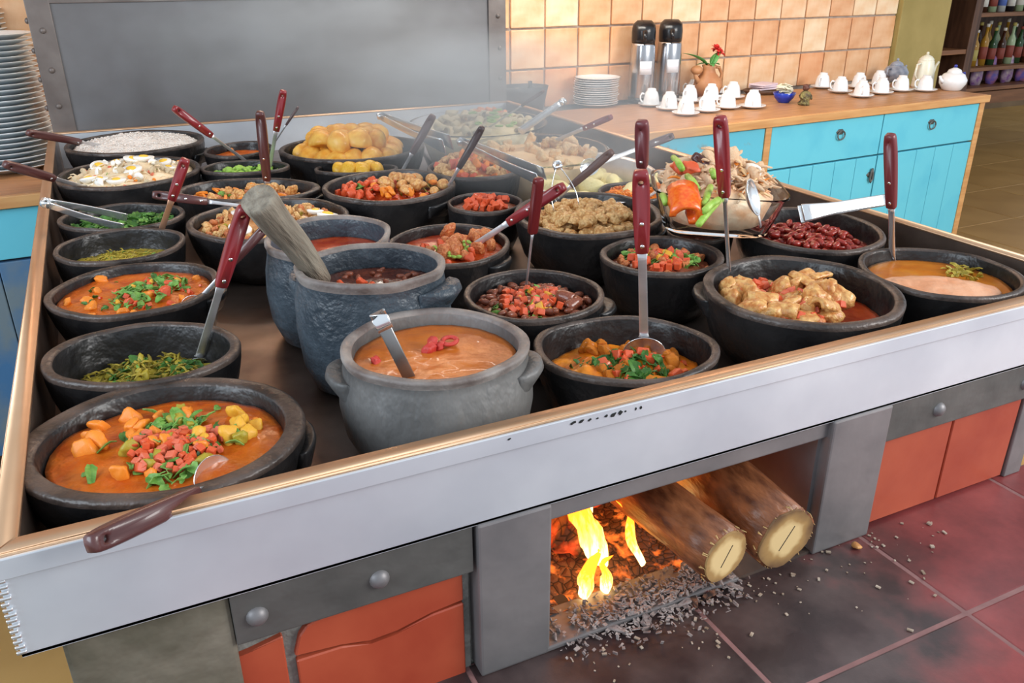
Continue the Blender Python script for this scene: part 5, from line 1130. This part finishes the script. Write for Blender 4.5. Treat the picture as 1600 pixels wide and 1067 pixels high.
for i in range(3):
    bm = bmesh.new(); add_box(bm, (-.075, -.045, 0), (.075, .045, .008), .002)
    for v in bm.verts: v.co.z += .006*noise.noise(v.co*30+Vector((i, 0, 0)))
    tag(obj('napkin', bm, mat('pale_pink_cloth', (.74, .60, .66), .8), None, (P.x-.01*i, P.y, CT+.026+.009*i), True, (0, 0, .2*i)), 'folded pale pink napkin on the low dark tray', 'napkin', 'pink napkins')
P = atz(1256, 164, CT); fg = empty('figurine', P, 'small mottled brown carved figurine beside the blue bowl', 'figurine')
bm = bmesh.new(); add_lathe(bm, [(0, 0), (.024, 0), (.026, .008), (.020, .022), (.026, .04), (.022, .058), (.010, .066), (0, .068)], 18)
for v in bm.verts: v.co += Vector((v.co.x, v.co.y, 0))*.45*noise.noise(v.co*55)
FGM = mat('mottled_brown', (.05, .03, .02), .5, c2=(.28, .24, .08), scale=60, bump=.8)
obj('torso', bm, FGM, fg); bm = bmesh.new(); bmesh.ops.create_icosphere(bm, subdivisions=3, radius=.016, matrix=Matrix.Translation((0, 0, .080)))
for v in bm.verts: v.co += Vector((v.co.x, v.co.y, 0))*.4*noise.noise(v.co*80)
obj('head', bm, mat('dark_brown_carving', (.07, .02, .015), .5, c2=(.16, .06, .04), scale=50, bump=.5), fg)
for s in (-1, 1):
    bm = bmesh.new(); add_tube(bm, [(s*.018, 0, .055), (s*.030, -.008, .04), (s*.022, -.02, .028)], [.006, .006, .005], 8); obj('arm', bm, FGM, fg)
# teapots
def pot_thing(P, label, prof, m, spout, handle, lidprof, knob, name='teapot', rz=0, hm=None):
    root = empty(name, P, label, 'teapot', rz=rz); bm = bmesh.new(); add_lathe(bm, prof, 36); obj('body', bm, m, root)
    bm = bmesh.new(); add_tube(bm, *spout, 12, nrm=(0, 1, 0)); obj('spout', bm, m, root)
    bm = bmesh.new(); add_tube(bm, handle, .0055, 10, nrm=(0, 1, 0)); obj('handle', bm, hm or m, root)
    bm = bmesh.new(); add_lathe(bm, lidprof, 30); l = obj('lid', bm, m, root); bm = bmesh.new(); bmesh.ops.create_icosphere(bm, subdivisions=2, radius=knob[1], matrix=Matrix.Translation((0, 0, knob[0]))); obj('knob', bm, hm or m, l)
    return root
BODY = [(0, 0), (.040, 0), (.048, .006), (.066, .035), (.068, .055), (.052, .082), (.032, .092), (0, .093)]
pot_thing(atz(1397, 128, CT)+Vector((0, 0, 0)), 'grey enamel teapot at the back against the tiles', BODY, mat('grey_enamel', (.22, .25, .33), .35, c2=(.36, .40, .48), scale=40), ([(.055, 0, .035), (.085, 0, .05), (.10, 0, .085)], [.013, .009, .006]), [(-.058, 0, .075), (-.09, 0, .08), (-.095, 0, .05), (-.066, 0, .035)], [(.034, .090), (.036, .093), (.028, .105), (.008, .115), (0, .116)], (.122, .008), rz=.2)
pot_thing(atz(1440, 136, CT), 'tall cream enamel coffee pot with curved spout between grey and white teapots', [(0, 0), (.055, 0), (.056, .01), (.050, .08), (.040, .135), (.036, .142), (0, .143)], mat('cream_enamel', (.68, .66, .52), .3, c2=(.76, .75, .64), scale=15), ([(.045, 0, .045), (.075, 0, .06), (.09, 0, .105), (.112, 0, .125)], [.012, .009, .007, .006]), [(-.038, 0, .125), (-.075, 0, .12), (-.08, 0, .07), (-.05, 0, .035)], [(.037, .140), (.038, .144), (.026, .158), (.008, .168), (0, .169)], (.175, .008), name='coffee_pot', rz=.1)
pot_thing(atz(1486, 141, CT), 'round white porcelain teapot with cobalt handle at the right end of the worktop', BODY, WHITE, ([(-.055, 0, .04), (-.075, 0, .055), (-.086, 0, .075)], [.012, .008, .006]), [(.05, .01, .08), (.08, .02, .085), (.09, .02, .055), (.064, .01, .035)], [(.034, .088), (.036, .092), (.030, .104), (.010, .114), (0, .115)], (.122, .009), rz=-.2, hm=mat('cobalt_handle', (.02, .03, .30), .2))

# ------------------------------------------------------------------ shelves in the next room
def shelf_unit(name, label, P0, w_, d, z0, z1, shelves, rz, leg=True, m=DKWOOD):
    root = empty(name, (P0[0], P0[1], 0), label, 'shelf', rz=rz)
    for x in (0, w_-.05): obj('side_panel', box((x, 0, z0), (x+.05, d, z1), .003), m, root, smooth=False)
    obj('back_panel', box((.05, d-.02, z0), (w_-.05, d, z1)), m, root, smooth=False)
    for z in shelves: obj('shelf_board', box((.05, .004, z-.03), (w_-.05, d-.02, z), .003), MDWOOD, root, smooth=False)
    if leg:
        for x in (.01, w_-.075):
            for y in (.01, d-.07):
                bm = bmesh.new(); add_tube(bm, [(x+.032, y+.03, z0), (x+.032, y+.03, z0*.6), (x+.032+(.02 if x > .1 else -.0), y+.03, 0)], [.04, .03, .018], 8); obj('leg', bm, m, root)
        obj('apron', box((.05, .01, z0-.001), (w_-.05, .03, z0+.10)), MDWOOD, root, smooth=False)
    return root
def bottle_me(r, h, m, capm, kind=0):
    bm = bmesh.new(); add_lathe(bm, [(0, 0), (r, 0), (r, h*.55), (r*.9, h*.63), (r*.38, h*.74), (r*.36, h*.97), (0, h*.97)], 16); return me_from(bm, 'bottle_glass', m)
BC = [mat('brown_bottle', (.06, .02, .01), .1), mat('green_bottle', (.03, .08, .03), .1), mat('clear_bottle', (.60, .64, .62), .1), mat('amber_bottle', (.45, .24, .03), .1), mat('dark_bottle', (.015, .015, .02), .1), mat('pale_green_bottle', (.42, .55, .33), .1)]
LC = [mat('white_label', (.75, .73, .66), .6), mat('yellow_label', (.50, .42, .12), .6), mat('red_label', (.28, .06, .04), .6), mat('blue_label', (.10, .18, .55), .6)]
def bottles(P, n, dx, dirv, h, label, group, seed):
    rng = random.Random(seed)
    for i in range(n):
        b = BC[rng.randrange(6)]; l = LC[rng.randrange(4)]; hh = h*rng.uniform(.85, 1.05); r = .034
        p = Vector(P)+dirv*dx*i; root = empty('bottle', p, label, 'bottle', group)
        put('bottle_glass', bottle_me(r, hh, b, l), root)
        bm = bmesh.new(); add_lathe(bm, [(r*.9, hh*.15), (r*1.02, hh*.16), (r*1.02, hh*.46), (r*.9, hh*.47)], 16); obj('paper_label', bm, l, root)
        bm = bmesh.new(); add_lathe(bm, [(0, hh*.94), (r*.45, hh*.94), (r*.45, hh*1.02), (0, hh*1.02)], 12); obj('cap', bm, LC[rng.randrange(4)], root)
# tall unit B with feet, far right
SY = 4.92; fB = atz(1570, 232, 0)
uB = atz(1567, 232, 0)
bx0 = aty(1497, 160, SY).x; z_a = aty(1560, 168, SY).z; z_b = aty(1560, 104, SY).z; z_c = aty(1560, 20, SY).z
unit_b = shelf_unit('bottle_shelf', 'dark wooden shelf unit of bottles on legs in the next room at far right', (bx0+.02, SY), 1.75, .38, .42, 2.1, [.56, z_b, z_c, z_c+.42], .0)
fx = unit_b.location.x
bottles((fx+.12, SY+.14, z_b+.001), 13, .115, Vector((1, 0, 0)), .33, 'bottle standing in the front row of the middle shelf at far right', 'bottles, middle shelf front row', 4)
bottles((fx+.17, SY+.24, z_b+.001), 13, .115, Vector((1, 0, 0)), .36, 'bottle standing in the back row of the middle shelf at far right', 'bottles, middle shelf back row', 5)
bottles((fx+.12, SY+.14, z_c+.001), 13, .115, Vector((1, 0, 0)), .3, 'bottle standing on the upper shelf at far right', 'bottles, upper shelf', 6)
rng = random.Random(12)
for i in range(7):
    bm = bmesh.new(); add_tube(bm, [(0, 0, 0), (0, 0, .05), (0, 0, .15), (0, 0, .22), (0, 0, .24)], [.055, .07, .065, .045, .01], 12, .55, nrm=(0, 1, 0))
    for v in bm.verts: v.co += Vector((1, 1, 1))*.012*noise.noise(v.co*25+Vector((i, 0, 0)))
    tag(obj('snack_bag', bm, [mat('violet_foil', (.12, .10, .42), .3, c2=(.42, .16, .25), scale=18), mat('purple_foil', (.22, .08, .30), .3, c2=(.6, .5, .5), scale=22)][i % 2], None, (fx+.16+.2*i, SY+.16, .562)), 'shiny violet snack bag on the bottom shelf at far right', 'bag', 'violet bags on the bottom shelf')
# open wooden unit A behind the end of the counter
SA = 3.93; a0 = aty(1432, 85, SA); a1 = aty(1508, 85, SA); zsh = aty(1470, 80, SA).z
unit_a = shelf_unit('open_shelf', 'dark wooden open shelf holding a big glass jar behind the teapots', (a0.x-.02, SA), (a1.x-a0.x)+.10, .40, .08, 2.1, [.45, zsh, zsh+.62], .03, leg=False)
P = Vector((a0.x+.12, SA+.16, zsh+.001)); jar = empty('glass_jar', P, 'tall clear glass jar of preserves standing on the open wooden shelf', 'jar')
bm = bmesh.new(); add_lathe(bm, [(0, 0), (.085, 0), (.09, .01), (.09, .34), (.06, .40), (.06, .42), (.055, .42), (.055, .40), (.084, .335), (.084, .015), (0, .012)], 32); obj('glass', bm, GLASS, jar)
bm = bmesh.new(); add_lathe(bm, [(0, .014), (.082, .016), (.082, .25), (0, .26)], 24, wob=.05); obj('contents', bm, mat('pale_preserve', (.30, .34, .32), .4, c2=(.55, .60, .55), scale=18), jar)
bm = bmesh.new(); add_lathe(bm, [(0, .42), (.066, .42), (.066, .45), (0, .455)], 24); obj('lid', bm, SHINY, jar)
P = Vector((a0.x+.29, SA+.12, zsh+.001)); tag(obj('fruit_jar', add_lathe(bmesh.new(), [(0, 0), (.035, 0), (.04, .03), (.035, .08), (.02, .09), (0, .09)], 20), mat('yellow_green_glaze', (.36, .34, .05), .3, c2=(.6, .2, .1), scale=14), None, P), 'small yellow-green jar beside the big glass jar', 'jar')

# ------------------------------------------------------------------ steam
def steam(label, c, r, dens, seed):
    m = bpy.data.materials.new('steam'); m.use_nodes = True; nt = m.node_tree; nt.nodes.remove(nt.nodes['Principled BSDF'])
    v = nt.nodes.new('ShaderNodeVolumePrincipled'); v.inputs['Color'].default_value = (.95, .97, 1, 1); v.inputs['Anisotropy'].default_value = .2
    tc = nt.nodes.new('ShaderNodeTexCoord'); n = nt.nodes.new('ShaderNodeTexNoise'); n.inputs['Scale'].default_value = 2.2; n.inputs['Detail'].default_value = 2; n.noise_dimensions = '4D'; n.inputs['W'].default_value = seed
    nt.links.new(tc.outputs['Object'], n.inputs['Vector'])
    ln = nt.nodes.new('ShaderNodeVectorMath'); ln.operation = 'LENGTH'; nt.links.new(tc.outputs['Object'], ln.inputs[0])
    fo = nt.nodes.new('ShaderNodeMapRange'); fo.inputs['From Min'].default_value = .25; fo.inputs['From Max'].default_value = 1; fo.inputs['To Min'].default_value = 1; fo.inputs['To Max'].default_value = 0; nt.links.new(ln.outputs['Value'], fo.inputs['Value'])
    nr = nt.nodes.new('ShaderNodeMapRange'); nr.inputs['From Min'].default_value = .42; nr.inputs['From Max'].default_value = .68; nr.inputs['To Min'].default_value = dens*.25; nr.inputs['To Max'].default_value = dens; nt.links.new(n.outputs['Fac'], nr.inputs['Value'])
    mu = nt.nodes.new('ShaderNodeMath'); mu.operation = 'MULTIPLY'; nt.links.new(fo.outputs[0], mu.inputs[0]); nt.links.new(nr.outputs[0], mu.inputs[1]); nt.links.new(mu.outputs[0], v.inputs['Density'])
    nt.links.new(v.outputs[0], nt.nodes['Material Output'].inputs['Volume'])
    bm = bmesh.new(); bmesh.ops.create_icosphere(bm, subdivisions=3, radius=1); o = obj('steam_cloud', bm, m, None, c); o.scale = r; tag(o, label, 'steam', kind='stuff')
steam('thin white steam drifting over the middle pots in front of the hood panel', (.85, 1.85, 1.18), (.46, .64, .19), 5.0, 3)
steam('faint steam rising before the grey hood panel at the back of the tray', (.55, 2.42, 1.30), (.55, .36, .24), 4.0, 6)
